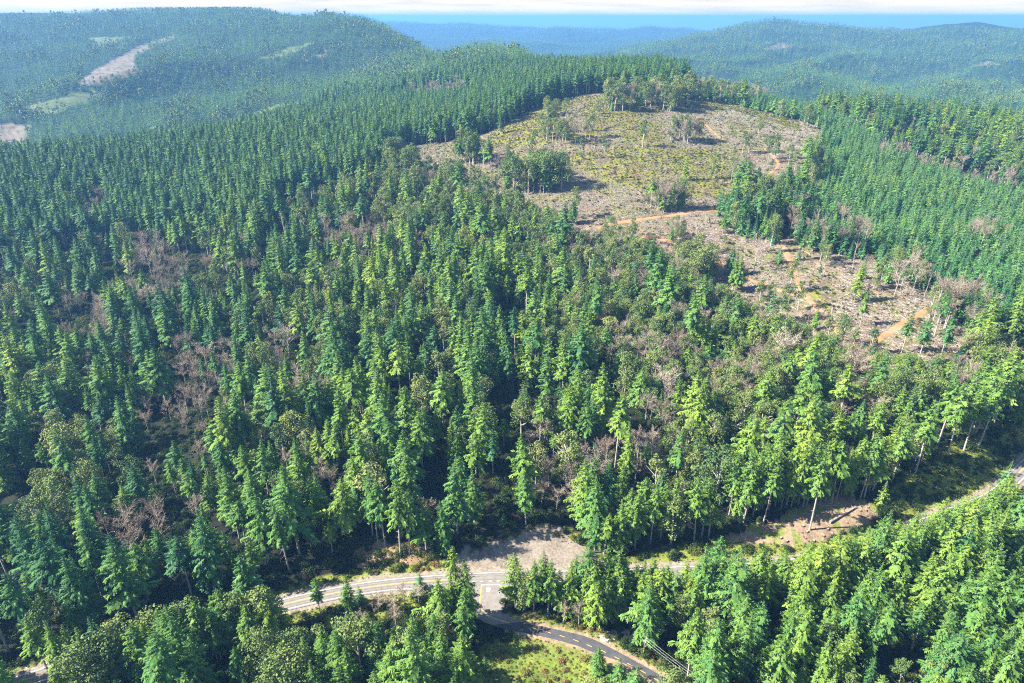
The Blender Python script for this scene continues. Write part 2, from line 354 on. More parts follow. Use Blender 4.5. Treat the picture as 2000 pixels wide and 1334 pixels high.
# sand spit along the bay
sp_pts = [at_height(px, Y, -297) for px, Y in [(860, 30000), (950, 31000), (1050, 30500), (1150, 30000), (1260, 29000), (1380, 28500), (1460, 28000)]]
vv, ff = [], []
for i, (x, y, z) in enumerate(sp_pts):
    wd = 700 + 300 * math.sin(i * 2.1)
    vv += [(x, y - wd, SEA_Z + 1), (x, y, SEA_Z + 9), (x, y + wd, SEA_Z + 1)]
for i in range(len(sp_pts) - 1):
    a = i * 3; ff += [(a, a + 3, a + 4, a + 1), (a + 1, a + 4, a + 5, a + 2)]
M_SAND = rough_mat('sand', (.45, .42, .36), (.62, .58, .50), .002)
tag(add('beach', mesh_pf('beach', vv, ff, [M_SAND])), 'thin pale sand spit between the bay and the ocean', 'beach', kind='structure')

# ------------------------------------------------------------------ roads
def strip(line, offs, z):
    line = np.asarray(line); d = np.gradient(line, axis=0); d /= np.linalg.norm(d, axis=1)[:, None] + 1e-9
    nrm = np.c_[-d[:, 1], d[:, 0]]
    rows = [np.c_[line + nrm * (o[:, None] if np.ndim(o) else o), np.full(len(line), z)] for o in offs]
    k = len(rows); Vv = np.stack(rows, 1).reshape(-1, 3); Ff = []
    for i in range(len(line) - 1):
        for j in range(k - 1): a = i * k + j; Ff.append((a, a + k, a + k + 1, a + 1))
    return Vv, [f[::-1] for f in Ff]
lx, _, _ = proj(np.c_[main_line, np.zeros(len(main_line))])
wide = sstep(lx, 760, 870) * (1 - sstep(lx, 1150, 1330))
off_far = np.full(len(main_line), 5.0)
near_off = -(5.2 + 2.2 * wide)
ROAD_Z = .06
Vv, Ff = strip(main_line, [near_off, near_off * .5, np.zeros(len(main_line)), off_far], ROAD_Z)
tag(add('road', mesh_pf('road', Vv, Ff, [M_ASPH])), 'grey two lane highway curving past the junction', 'road', kind='structure')
M_WEAR = rough_mat('worn_asphalt', (.105, .098, .090), (.185, .170, .155), .5, .8)
wl = [strip(main_line, [off_far * 0 + o_, off_far * 0 + o_ + .55], ROAD_Z + .008) for o_ in (1.1, 2.7, -1.6, -3.3)]
VV, FF = [], []
for a_, b_ in wl:
    n0 = len(VV); VV += [tuple(v) for v in a_]; FF += [tuple(i + n0 for i in f) for f in b_]
tag(add('road_surface', mesh_pf('road_surface', VV, FF, [M_WEAR])), 'darker wheel worn bands along the grey highway lanes', 'road', kind='structure')
def marking(name, parts, m_, label, cat='road marking'):
    VV, FF = [], []
    for Vv, Ff in parts:
        b = len(VV); VV += [tuple(v) for v in Vv]; FF += [tuple(i + b for i in f) for f in Ff]
    return tag(add(name, mesh_pf(name, VV, FF, [m_])), label, cat, kind='structure')
MZ = ROAD_Z + .02
def sub(line, a, b):
    x, _, _ = proj(np.c_[line, np.zeros(len(line))]); k = (x >= a) & (x <= b); return k
# white edge lines, yellow centre line, turn lane dashes
far_line = strip(main_line, [off_far - 1.35, off_far - 1.0], MZ)
k = sub(main_line, -200, 868); nl = strip(main_line[k], [(near_off + .95)[k], (near_off + 1.3)[k]], MZ)
k2 = sub(main_line, 1025, 2400); nl2 = strip(main_line[k2], [(near_off + .95)[k2], (near_off + 1.3)[k2]], MZ)
marking('road_marking', [far_line, nl, nl2], M_WHITE, 'long white edge lines along both sides of the grey highway')
yo = off_far * 0 + .15
ky = sub(main_line, -200, 918); ky2 = sub(main_line, 1018, 2400)
marking('road_marking', [strip(main_line[q], [yo[q] - .33 + e, yo[q] - .16 + e], MZ) for q in (ky, ky2) for e in (0, .36)], M_YEL, 'double yellow centre line along the grey highway')
def quad_px(pts, z): return [tuple(on_plane(*p, z)) for p in pts]
def bar(p, q, w, z):
    a, b = on_plane(*p, z), on_plane(*q, z); d = b - a; l = np.linalg.norm(d); nn = np.array([-d[1], d[0], 0]) / l * w / 2
    return [tuple(a - nn), tuple(b - nn), tuple(b + nn), tuple(a + nn)], [(0, 1, 2, 3)]
dash = [bar((x - 3, y), (x + 3, y - .3), .45, MZ) for x, y in [(847, 1141.2), (861, 1140), (909, 1137), (925, 1136.2), (941, 1135.7), (958, 1135.2), (973, 1134.8), (990, 1134.3), (1007, 1134)]]
marking('road_marking', dash, M_WHITE, 'short white turn lane dashes across the mouth of the junction')
# side road
k = len(side_r); VV, FF = [], []
for i in range(k):
    for t in (0, .33, .66, 1): VV.append((*(side_l[i] * (1 - t) + side_r[i] * t), ROAD_Z - .012))
for i in range(k - 1):
    for j in range(3): a = i * 4 + j; FF.append((a, a + 1, a + 5, a + 4))
side = mesh_pf('road', VV, FF, [M_ASPH, M_ASPHN])
cx_ = [proj(np.array([side_line[i][0], side_line[i][1], 0]))[0] for i in range(k)]
for i in range(k - 1):
    for j in range(3): side.polygons[i * 3 + j].material_index = 1 if cx_[i] > 985 else 0
tag(add('road', side), 'dark asphalt side road bending away from the highway junction', 'road', kind='structure')
ycurve = smooth([on_plane(*p)[:2] for p in [(940.5, 1143), (939, 1157), (937.6, 1170), (937.4, 1180), (940.5, 1188.5), (950.5, 1199.5), (965.6, 1207.6), (982.6, 1213.6), (995, 1217)]], 6)
marking('road_marking', [strip(ycurve, [-.28, -.08], MZ), strip(ycurve, [.08, .28], MZ)], M_YEL, 'double yellow line curving around the side road mouth')
yd = [bar((x - 5, y - 1.8 * s_), (x + 5, y + 1.8 * s_), .3, MZ) for x, y, s_ in [(1044, 1227.5, 1), (1071, 1235, 1), (1098, 1242.5, 1), (1125, 1251, 1.1), (1151, 1261, 1.2), (1178, 1272, 1.3), (1205, 1285, 1.4), (1230, 1298, 1.5), (1256, 1312, 1.6), (1283, 1328, 1.6)]]
marking('road_marking', yd, M_YEL, 'yellow centre dashes on the dark asphalt side road')
marking('road_marking', [bar((940, 1142), (974, 1141.6), .6, MZ), bar((974, 1142), (994, 1154), .35, MZ)], M_WHITE, 'white stop bar at the end of the side road')
# STOP legend
fc = bpy.data.curves.new('stop_text', 'FONT'); fc.body = 'STOP'; fc.align_x = 'CENTER'; fc.align_y = 'CENTER'; fc.size = 1
fo = bpy.data.objects.new('stop_text', fc); C.objects.link(fo)
bpy.context.view_layer.update()
sm = bpy.data.meshes.new_from_object(fo.evaluated_get(bpy.context.evaluated_depsgraph_get()))
bpy.data.objects.remove(fo)
co = np.empty(len(sm.vertices) * 3); sm.vertices.foreach_get('co', co); co = co.reshape(-1, 3); ext = co.max(0) - co.min(0); co -= (co.max(0) + co.min(0)) / 2
sc_ = on_plane(954, 1151.5, MZ); co = np.c_[co[:, 0] / ext[0] * 2.3, co[:, 1] / ext[1] * 3.0, co[:, 2] * 0] + sc_
sm.vertices.foreach_set('co', co.reshape(-1)); sm.materials.clear(); sm.materials.append(M_WHITE); sm.name = 'road_marking'; sm.update()
tag(add('road_marking', sm), 'white STOP legend painted before the stop bar', 'road marking', kind='structure')
ac = on_plane(974, 1157, MZ)
arrow = [(-.25, -1.6), (.25, -1.6), (.25, .1), (.9, .5), (.9, -.1), (2.1, .95), (.9, 1.9), (.9, 1.2), (-.25, .6)]
tag(add('road_marking', mesh_pf('road_marking', [(ac[0] + x, ac[1] + y, MZ) for x, y in arrow], [list(range(9))], [M_WHITE])), 'white turn arrow painted beside the STOP legend', 'road marking', kind='structure')

# orange dirt tracks in the clearcut
TRACKS = [([(1362, 228), (1385, 250), (1402, 265), (1420, 278)], 5, 'short orange dirt track at the upper end of the clearcut'),
          ([(1165, 446), (1200, 436), (1240, 430), (1310, 421), (1400, 411)], 6, 'tan dirt track crossing the middle of the clearcut'),
          ([(1255, 462), (1305, 471), (1350, 485), (1400, 510), (1440, 535), (1480, 552), (1530, 568), (1585, 580)], 6, 'orange dirt track running down through the slash'),
          ([(1528, 478), (1545, 515), (1558, 548), (1572, 575), (1595, 602), (1620, 628), (1650, 662), (1680, 682)], 6.5, 'reddish dirt track below the plantation edge gap'),
          ([(1815, 603), (1790, 616), (1755, 638), (1715, 662), (1690, 686)], 7, 'straight ochre dirt track at the lower end of the clearcut'),
          ([(1495, 290), (1520, 320), (1500, 345)], 4, 'faint orange dirt track beside the plantation')]
TR_PTS = []
for pts, wd, lab in TRACKS:
    g = smooth([ground_at(*p)[:2] for p in pts], 8); TR_PTS.append(g)
    d = np.gradient(g, axis=0); d /= np.linalg.norm(d, axis=1)[:, None] + 1e-9; nrm = np.c_[-d[:, 1], d[:, 0]]
    rows = []
    for j, o in enumerate(np.linspace(-.5, .5, 5)):
        jit = (fbm(np.arange(len(g)) * .35 + j * 9, np.full(len(g), j * 3.1), 2) - .5) * (2.6 if j in (0, 4) else .5)
        p = g + nrm * (o * wd + jit)[:, None]
        rows.append(np.c_[p, gz(p[:, 0], p[:, 1]) + (.28 if j in (1, 2, 3) else .02)])
    Vv = np.stack(rows, 1).reshape(-1, 3); Ff = [(i * 5 + j, i * 5 + j + 1, i * 5 + j + 6, i * 5 + j + 5) for i in range(len(g) - 1) for j in range(4)]
    tag(add('path', mesh_pf('path', Vv, Ff, [M_TRACK], True)), lab, 'dirt track', kind='structure')

# ------------------------------------------------------------------ plant shapes (unit height)
def unit(v): return v / (np.linalg.norm(v) + 1e-9)
def kite(p, d, Lk, Wk, up, droop=.12):
    s = np.cross(d, up); s = unit(s); tip = p + d * Lk - np.array([0, 0, droop * Lk]); m0 = p + d * Lk * .45
    return [p, m0 + s * Wk / 2, tip, m0 - s * Wk / 2]
def tube(path, rad, sides=6):
    path = np.asarray(path, float); Q = []
    rings = []
    for i, p in enumerate(path):
        d = unit(path[min(i + 1, len(path) - 1)] - path[max(i - 1, 0)])
        a = unit(np.cross(d, [.3, 1, .1])); b = np.cross(d, a)
        rings.append([p + rad[i] * (a * math.cos(t) + b * math.sin(t)) for t in np.linspace(0, 2 * math.pi, sides, endpoint=False)])
    for i in range(len(path) - 1):
        for j in range(sides):
            k2 = (j + 1) % sides; Q.append([rings[i][j], rings[i][k2], rings[i + 1][k2], rings[i + 1][j]])
    return Q
def fir_shape(seed, R=.16, cb=.2, whorls=42, per=7, prof=.8, fine=2.7, gap=.12, irr=.32):
    r = np.random.default_rng(seed); Q = []; val = []
    asym = r.uniform(.75, 1.15, 8)
    tilt0 = r.uniform(-.2, .1)
    for i in range(whorls):
        t = ((i + r.uniform(-.4, .4)) / whorls); t = min(max(t, 0), .995)
        z = cb + (1 - cb) * t
        env = R * (1 - t) ** prof * (1 if t > .12 else (.55 + .45 * t / .12)) * (1 + irr * r.normal() * .5)
        nbr = max(3, int(round(per * (1 - .45 * t))))
        a0 = r.uniform(0, 6.28)
        for b in range(nbr):
            if r.random() < gap * (1.6 - t): continue
            a = a0 + b * 6.283 / nbr + r.normal() * .22
            ln = max(.012, env * asym[int(a / 6.2832 * 8) % 8] * r.uniform(.6, 1.22))
            pitch = tilt0 - .28 + .75 * t + r.normal() * .13
            d = np.array([math.cos(a) * math.cos(pitch), math.sin(a) * math.cos(pitch), math.sin(pitch)])
            p0 = np.array([0, 0, z]); bv = r.random()
            rad_ = np.array([math.cos(a), math.sin(a), 0]); up = unit(rad_ * .85 + np.array([r.normal() * .22, r.normal() * .22, .62]))
            ns_ = max(2, int(round((2 + ln / R * 3.2) * fine)))
            for k in range(ns_):
                s = .22 + .78 * (k + .5) / ns_
                p = p0 + d * ln * s - np.array([0, 0, .10 * ln * s * s])
                ls = ln * (.21 - .08 * s) * r.uniform(.6, 1.4) + .005
                for sg in (-1, 1):
                    ang = a + sg * r.uniform(.5, 1.0)
                    dd = np.array([math.cos(ang), math.sin(ang), r.normal() * .22 - .25]); dd = unit(dd - up * np.dot(dd, up) * .85)
                    Q.append(kite(p, dd, ls, ls * .50, up)); val.append(.6 * bv + .4 * r.random())
            Q.append(kite(p0 + d * ln * .74, d, ln * .27 + .005, ln * .08 + .004, up)); val.append(.5 * bv + .5 * r.random())
    Q.append(kite(np.array([0, 0, .955]), np.array([0, 0, 1.]), .045, .012, np.array([1., 0, 0]), 0)); val.append(.6)
    return np.array(Q), np.array(val)
def fir_trunk(seed, cb=.2, rad=.0115, stubs=14):
    r = np.random.default_rng(seed + 99); b = r.normal(size=2) * .006
    zs = np.array([-.03, .0, .12, .3, .55, .8, .95]); path = np.c_[b[0] * np.sin(zs * 4), b[1] * np.sin(zs * 3), zs]
    Q = tube(path, rad * np.array([1.35, 1.15, .95, .8, .55, .25, .06]), 7)
    for i in range(stubs):
        z = r.uniform(.08, cb + .12); a = r.uniform(0, 6.28); ln = r.uniform(.02, .07)
        d = np.array([math.cos(a), math.sin(a), -.15]); p = np.array([0, 0, z])
        Q += tube([p, p + d * ln * .6, p + d * ln - np.array([0, 0, .01])], [.0022, .0016, .0006], 3)
    return np.array(Q)
def broad_shape(seed, R=.3, cb=.22, lobes=16, leaves=230, leaf=.032):
    r = np.random.default_rng(seed); Q, val = [], []
    for i in range(lobes):
        t = r.random() ** .8; a = r.uniform(0, 6.28); env = R * math.sqrt(max(.05, 1 - ((t - .38) / .66) ** 2))
        rad = R * r.uniform(.20, .40) * (1 - .35 * t)
        q = env * r.uniform(.25, .72) * (1 if i else 0)
        c = np.array([q * math.cos(a), q * math.sin(a), min(cb + (1 - cb) * t, 1 - rad * .85)]); lv = r.random()
        n_ = int(leaves * (rad / (R * .42)) ** 2)
        dirs = r.normal(size=(n_, 3)); dirs /= np.linalg.norm(dirs, axis=1)[:, None]
        for d in dirs:
            if d[2] < -.75: continue
            p = c + d * rad * np.array([1, 1, 1.05]) * r.uniform(.78, 1.1)
            nrm = unit(d + r.normal(size=3) * .55 + np.array([0, 0, .25])); e1 = unit(np.cross(nrm, r.normal(size=3))); e2 = np.cross(nrm, e1)
            s = leaf * r.uniform(.55, 1.15)
            Q.append([p - e1 * s * .5, p + e2 * s * .38, p + e1 * s * .5, p - e2 * s * .38]); val.append(.55 * lv + .45 * r.random())
    return np.array(Q), np.array(val)
def broad_trunk(seed, cb=.22, rad=.017):
    r = np.random.default_rng(seed + 5); Q = tube([(0, 0, -.03), (0, 0, .05), (.01, .0, cb), (0, .012, .6), (0, 0, .85)], [rad * 1.4, rad * 1.1, rad * .9, rad * .5, rad * .15], 7)
    for i in range(6):
        a = r.uniform(0, 6.28); z = r.uniform(cb * .8, .6); d = np.array([math.cos(a), math.sin(a), .9]); p = np.array([0, 0, z])
        Q += tube([p, p + d * .1, p + d * .2], [rad * .5, rad * .35, rad * .12], 5)
    return np.array(Q)
def bare_shape(seed, R=.26, cb=.35, limbs=16, twigs=46, tw=.0042):
    r = np.random.default_rng(seed); Q, val = [], []
    for i in range(limbs):
        z = r.uniform(cb, .8); a = i * 2.4 + r.normal() * .3; ln = R * (1.15 - .5 * (z - cb)) * r.uniform(.7, 1.15); d = unit(np.array([math.cos(a), math.sin(a), r.uniform(.6, 1.5)]))
        p0 = np.array([0, 0, z]); end = p0 + d * ln * 1.2
        lv = r.random(); pts = [p0, p0 + d * ln * .6 + np.array([0, 0, -.005]), end]
        q = tube(pts, [.005, .0035, .0012], 4); Q += q; val += [lv * .5] * len(q)
        for k in range(twigs):
            s = r.uniform(.3, 1); p = p0 + d * ln * 1.2 * s; dd = unit(d * .5 + r.normal(size=3) * .75 + np.array([0, 0, .35])); l2 = R * r.uniform(.16, .42)
            Q.append(kite(p, dd, l2, tw * r.uniform(.7, 1.5), r.normal(size=3), 0)); val.append(.5 * lv + .5 * r.random())
    for k in range(twigs * 2):
        p = np.array([0, 0, r.uniform(.7, .93)]); dd = unit(r.normal(size=3) * .6 + np.array([0, 0, .8])); Q.append(kite(p, dd, R * r.uniform(.2, .45), tw, r.normal(size=3), 0)); val.append(r.random())
    return np.array(Q), np.array(val)
def bush_shape(seed, lobes=7, leaves=90):
    r = np.random.default_rng(seed); Q, val = [], []
    for i in range(lobes):
        a = r.uniform(0, 6.28); q = r.uniform(0, .55) if i else 0; rad = r.uniform(.28, .5); c = np.array([q * math.cos(a), q * math.sin(a), r.uniform(.15, .55)]); lv = r.random()
        for d in r.normal(size=(leaves, 3)):
            d = unit(d); p = c + d * rad * r.uniform(.7, 1.12)
            if p[2] < -.05: continue
            nrm = unit(d + r.normal(size=3) * .6); e1 = unit(np.cross(nrm, r.normal(size=3))); e2 = np.cross(nrm, e1); s = r.uniform(.09, .2)
            Q.append([p - e1 * s * .5, p + e2 * s * .35, p + e1 * s * .5, p - e2 * s * .35]); val.append(.5 * lv + .5 * r.random())
    return np.array(Q), np.array(val)
def sticks_shape(seed, n_=26, R=3.0, heap=0.0, lmin=.8, lmax=4.5):
    r = np.random.default_rng(seed); Q = []
    for i in range(n_):
        q = R * math.sqrt(r.random()); a = r.uniform(0, 6.28); ln = r.uniform(lmin, lmax) * (1 if r.random() < .8 else 1.5); b = r.uniform(0, 6.28); e = r.normal() * .16 + (r.uniform(-.2, .35) if heap else 0)
        c = np.array([q * math.cos(a), q * math.sin(a), heap * (1 - (q / R) ** 1.5) * r.uniform(.6, 1.05) + r.uniform(.05, .3)]); d = np.array([math.cos(b) * math.cos(e), math.sin(b) * math.cos(e), math.sin(e)])
        w = r.uniform(.05, .2) * (1 + .5 * (ln > 4)); Q += tube([c - d * ln / 2, c, c + d * ln / 2], [w, w * .85, w * .55], 4)
    return np.array(Q)

EV = dict(fir=[(.185, .18, 46, 9, .76), (.200, .28, 42, 9, .68), (.160, .15, 50, 8, .80), (.190, .36, 38, 9, .66), (.215, .22, 44, 10, .74), (.165, .45, 34, 8, .62), (.200, .12, 48, 10, .84), (.210, .33, 40, 9, .70), (.155, .52, 32, 8, .70), (.17, .58, 30, 8, .65)])
FIR, BROAD, BARE, YOUNG = [], [], [], []
for i, (R, cb, wh, per, pf) in enumerate(EV['fir']):
    FIR.append((fir_shape(10 + i, R, cb, wh, per, pf), fir_trunk(10 + i, cb)))
for i, (R, cb, lo) in enumerate([(.26, .2, 30), (.33, .25, 34), (.22, .15, 28), (.30, .32, 30), (.36, .3, 36), (.24, .42, 24)]):
    BROAD.append((broad_shape(40 + i, R, cb, lo), broad_trunk(40 + i, cb)))
for i, (R, cb) in enumerate([(.26, .35), (.32, .3), (.2, .45), (.3, .5)]):
    BARE.append((bare_shape(60 + i, R, cb), fir_trunk(60 + i, .3, .012, 5)))
for i, (R, cb) in enumerate([(.25, .06), (.29, .08), (.23, .05), (.31, .1)]):
    YOUNG.append((fir_shape(80 + i, R, cb, 28, 8, .90, 2.6, .04), fir_trunk(80 + i, .1, .012, 0)))
LOWF = [fir_shape(90 + i, R, cb, 13, 5, .75, .45, .05, .2) for i, (R, cb) in enumerate([(.17, .12), (.2, .2), (.15, .1), (.23, .25)])]
LOWB = [broad_shape(96 + i, R, .1, 7, 26, .15) for i, R in enumerate([.3, .38, .26])]
DEAD = (bare_shape(71, .12, .3, 12, 6, .004), fir_trunk(71, .6, .011, 20))

def shape_objects(tagname, shapes, mleaf, low=False):
    col_ = bpy.data.collections.new(tagname)
    for i, s in enumerate(shapes):
        if low: q, v = s; me = mesh_quads(f'{tagname}.{i:03d}', q, [mleaf], attr=v)
        else:
            (q, v), tr = s
            me = mesh_quads(f'{tagname}.{i:03d}', np.concatenate([q, tr]), [mleaf, M_BARK], attr=np.r_[v, np.zeros(len(tr))], mi=np.r_[np.zeros(len(q)), np.ones(len(tr))])
        o = bpy.data.objects.new(f'{tagname}.{i:03d}', me); col_.objects.link(o)
    return col_
COLS = dict(fir=shape_objects('fir_tree_shape', FIR, M_FIR), broad=shape_objects('tanoak_shape', BROAD, M_BROAD), bare=shape_objects('alder_shape', BARE, M_TWIG), young=shape_objects('young_fir_shape', YOUNG, M_YOUNG),
            lowfir=shape_objects('far_fir_shape', LOWF, M_FIR, True), lowbroad=shape_objects('far_tanoak_shape', LOWB, M_BROAD, True))
BUSH = [bush_shape(110 + i) for i in range(4)]
COLS['bush'] = shape_objects('shrub_shape', BUSH, M_BUSH, True)
STK = [sticks_shape(120 + i, 24, 4.0) for i in range(4)]
COLS['sticks'] = shape_objects('slash_shape', [(q, np.random.default_rng(5).random(len(q))) for q in STK], M_WOOD, True)
NPR = {k: len(v.objects) for k, v in COLS.items()}

def scatter(name, kind_, P, scl, tint, label, cat):
    n_ = len(P)
    if n_ == 0: return
    me = bpy.data.meshes.new(name); me.vertices.add(n_); me.vertices.foreach_set('co', np.asarray(P, np.float32).reshape(-1))
    def at_(nm, ty, val, key='value'):
        a = me.attributes.new(nm, ty, 'POINT'); a.data.foreach_set(key, np.ascontiguousarray(val).reshape(-1))
    at_('turn', 'FLOAT', rng.uniform(0, 6.283, n_).astype(np.float32)); at_('tint', 'FLOAT', np.asarray(tint, np.float32))
    at_('shape', 'INT', rng.integers(0, NPR[kind_], n_).astype(np.int32)); at_('size', 'FLOAT_VECTOR', np.asarray(scl, np.float32), 'vector')
    o = add(name, me)
    ng = bpy.data.node_groups.new(name + '_scatter', 'GeometryNodeTree')
    ng.interface.new_socket('Geometry', in_out='INPUT', socket_type='NodeSocketGeometry'); ng.interface.new_socket('Geometry', in_out='OUTPUT', socket_type='NodeSocketGeometry')
    N, L = ng.nodes.new, ng.links.new
    gi, go = N('NodeGroupInput'), N('NodeGroupOutput'); ip = N('GeometryNodeInstanceOnPoints'); ci = N('GeometryNodeCollectionInfo')
    ci.inputs['Collection'].default_value = COLS[kind_]; ci.inputs['Separate Children'].default_value = True; ci.inputs['Reset Children'].default_value = True
    def na(nm, ty):
        q = N('GeometryNodeInputNamedAttribute'); q.data_type = ty; q.inputs['Name'].default_value = nm; return next(s for s in q.outputs if s.enabled and s.name == 'Attribute')
    cx = N('ShaderNodeCombineXYZ'); L(na('turn', 'FLOAT'), cx.inputs[2]); er = N('FunctionNodeEulerToRotation'); L(cx.outputs[0], er.inputs[0])
    L(gi.outputs[0], ip.inputs['Points']); L(ci.outputs[0], ip.inputs['Instance']); ip.inputs['Pick Instance'].default_value = True
    L(na('shape', 'INT'), ip.inputs['Instance Index']); L(er.outputs[0], ip.inputs['Rotation']); L(na('size', 'FLOAT_VECTOR'), ip.inputs['Scale']); L(ip.outputs[0], go.inputs[0])
    md = o.modifiers.new('scatter', 'NODES'); md.node_group = ng
    return tag(o, label, cat, kind='stuff')

# ------------------------------------------------------------------ where trees may stand
OPEN_ROAD = [[(556, 1172), (640, 1148), (700, 1132), (800, 1118), (868, 1112), (868, 1140), (780, 1150), (700, 1160), (575, 1188)], [(905, 1112), (980, 1108), (985, 1160), (990, 1200), (1060, 1222), (1160, 1245), (1240, 1285), (1290, 1320), (1262, 1330), (1160, 1285), (1060, 1248), (960, 1225), (925, 1190), (903, 1145)],
             [(112, 1298), (150, 1284), (160, 1296), (118, 1312)]]
OPEN_SIGHT = OPEN_ROAD + [[(900, 1110), (930, 1085), (1000, 1060), (1060, 1048), (1120, 1055), (1150, 1080), (1110, 1100), (1010, 1100)], [(720, 1105), (740, 1078), (840, 1095), (860, 1108), (770, 1118)],
              [(930, 1325), (960, 1262), (1050, 1256), (1110, 1268), (1150, 1285), (1150, 1330)], [(1410, 1052), (1450, 1038), (1560, 1000), (1640, 985), (1700, 1000), (1690, 1020), (1600, 1058), (1480, 1056)],
              [(1250, 1098), (1270, 1082), (1330, 1070), (1400, 1066), (1400, 1080), (1320, 1098)], [(1780, 985), (1800, 930), (1900, 880), (1990, 860), (1990, 905), (1950, 950), (1850, 995)],
              [(1540, 490), (1640, 486), (1700, 508), (1810, 575), (1895, 655), (1860, 690), (1800, 690), (1690, 678), (1560, 622), (1470, 585)], [(1080, 420), (1250, 425), (1400, 412), (1420, 440), (1540, 480), (1480, 590), (1425, 560), (1370, 530), (1262, 462), (1090, 440)]]
PLANT = [(1340, 150), (1420, 172), (1560, 215), (1650, 240), (1760, 300), (1880, 345), (2010, 385), (2010, 600), (1960, 640), (1890, 640), (1800, 565), (1700, 500), (1620, 470), (1575, 440), (1570, 380), (1600, 310), (1605, 250), (1560, 235), (1400, 195), (1345, 190)]
WALLF = [(-300, 300), (0, 270), (300, 250), (640, 195), (900, 130), (1000, 85), (1330, 120), (1345, 150), (1300, 176), (1180, 185), (1080, 205), (930, 250), (890, 290), (750, 310), (700, 330), (600, 345), (480, 420), (300, 440), (0, 480), (-300, 500)]
BROADP = [[(640, 320), (740, 290), (960, 300), (1060, 340), (1040, 400), (900, 430), (760, 480), (560, 430)], [(1120, 500), (1380, 560), (1560, 650), (1600, 720), (1450, 780), (1250, 920), (1180, 900), (1150, 700)], [(60, 720), (200, 760), (330, 820), (280, 960), (60, 950)], [(400, 560), (640, 520), (700, 640), (520, 720)]]
LOWR = [(1190, 1130), (1500, 1115), (1700, 1070), (1900, 1000), (2300, 850), (2400, 1700), (1200, 1700), (1290, 1320), (1180, 1240), (1000, 1205), (1010, 1130)]
BAREP = [(310, 520, 80, 45), (160, 630, 55, 45), (400, 700, 65, 30), (360, 800, 75, 50), (700, 460, 50, 25), (1220, 890, 60, 50), (1300, 810, 40, 40), (560, 690, 35, 40), (80, 970, 35, 25), (270, 1030, 60, 40), (1540, 700, 50, 35), (1700, 735, 90, 28), (1920, 470, 48, 24), (1620, 455, 50, 35),
         (1840, 740, 60, 30), (1250, 660, 45, 50), (1300, 670, 50, 40), (1100, 920, 60, 40), (1180, 500, 70, 28), (610, 760, 40, 30), (1430, 780, 40, 30), (870, 175, 40, 12), (820, 182, 30, 8), (1740, 290, 30, 10), (1850, 325, 60, 8), (1940, 350, 60, 10), (200, 390, 14, 22), (180, 420, 20, 20), (740, 1180, 50, 25)]
BAREP = [(x, y, rx * 1.2, ry * 1.25) for x, y, rx, ry in BAREP] + [(1790 + t * 220, 312 + t * 66, 20, 6) for t in np.linspace(0, 1, 9)] + [(1715 + t * 90, 282 + t * 18, 14, 5) for t in np.linspace(0, 1, 4)]

def field(x0, x1, y0, y1, step, jit=.42):
    xs = np.arange(x0, x1, step); ys = np.arange(y0, y1, step)
    gx, gy = np.meshgrid(xs, ys); gx = gx + (np.arange(len(ys)) % 2)[:, None] * step * .5
    p = np.c_[gx.ravel(), gy.ravel()] + rng.uniform(-jit, jit, (gx.size, 2)) * step
    return p
def in_view(P, h, mx=150, my=260):
    a, b, _ = proj(P); c, d, _ = proj(P + np.array([0, 0, 1]) * np.reshape(h, (-1, 1)))
    return (a > -mx) & (a < 2000 + mx) & (d < 1334 + 60) & (b > -50)
def seen(P, h, slack=.0):
    r = np.hypot(P[:, 0], P[:, 1]); t = (P[:, 2] + h - CAMZ) / r
    q = gsample(HOR, P[:, 0], P[:, 1])
    return t > q - slack
def hits_sight(P, h, w, polys=OPEN_SIGHT, fr=(.06, .3, .55, .8, .97)):
    bad = np.zeros(len(P), bool)
    for f in fr:
        a, b, d = proj(P + np.array([0, 0, 1]) * np.reshape(h * f, (-1, 1)))
        half = np.reshape(w, -1) * (1 - f * .85) * F / d * .8 * (f > .15)
        for g in polys:
            for s in (-1, 0, 1): bad |= inpoly(a + s * half, b, g)
    return bad

trees = []   # dicts of arrays: kind, P, h, w(scale xy), tint
def push(kind_, P, h, wf, tint, lock=False):
    trees.append(dict(k=np.array([kind_] * len(P)), P=P, h=np.asarray(h, float), w=np.asarray(wf, float), t=np.asarray(tint, float), lock=np.full(len(P), lock)))

# --- mature forest, near and middle distance
p = field(-2100, 2100, 165, 2050, 11.5)
p = p[np.abs(np.arctan2(p[:, 0], p[:, 1])) < .93]; r_ = np.hypot(p[:, 0], p[:, 1]); p = p[(r_ > 120) & (r_ < 2060)]
P = np.c_[p, gz(p[:, 0], p[:, 1])]
a, b, d = proj(P + np.array([0, 0, 18.0])); a0, b0, _ = proj(P)
nz = fbm(P[:, 0] / 55, P[:, 1] / 55, 3); nz2 = fbm(P[:, 0] / 28 + 90, P[:, 1] / 28, 2); nz3 = fbm(P[:, 0] / 140 + 10, P[:, 1] / 140, 2)
wall = inpoly(a, b, WALLF); lowr = inpoly(a0, b0, LOWR)
pb = np.clip(.13 + (nz - .5) * 2.0, .03, .75); pa = np.clip(.03 + (nz2 - .60) * 1.3, 0, .5)
for g in BROADP: k = inpoly(a, b, g); pb[k] = np.clip(pb[k] + .32, 0, .8)
pb[wall] = .03; pa[wall] = .01; pb[lowr] *= .4; pa[lowr] *= .25
lowl = (b > 950) & (a < 900); pb[lowl] *= .5
inb = np.zeros(len(P), bool)
for cx, cy, rx, ry in BAREP: inb |= (((a - cx) / rx) ** 2 + ((b - cy) / ry) ** 2 < 1 + (nz2 - .5) * 1.5)
pa[inb] = .88; pb[inb] = .05
u = rng.random(len(P)); kd = np.where(u < pa, 2, np.where(u < pa + pb, 1, 0))
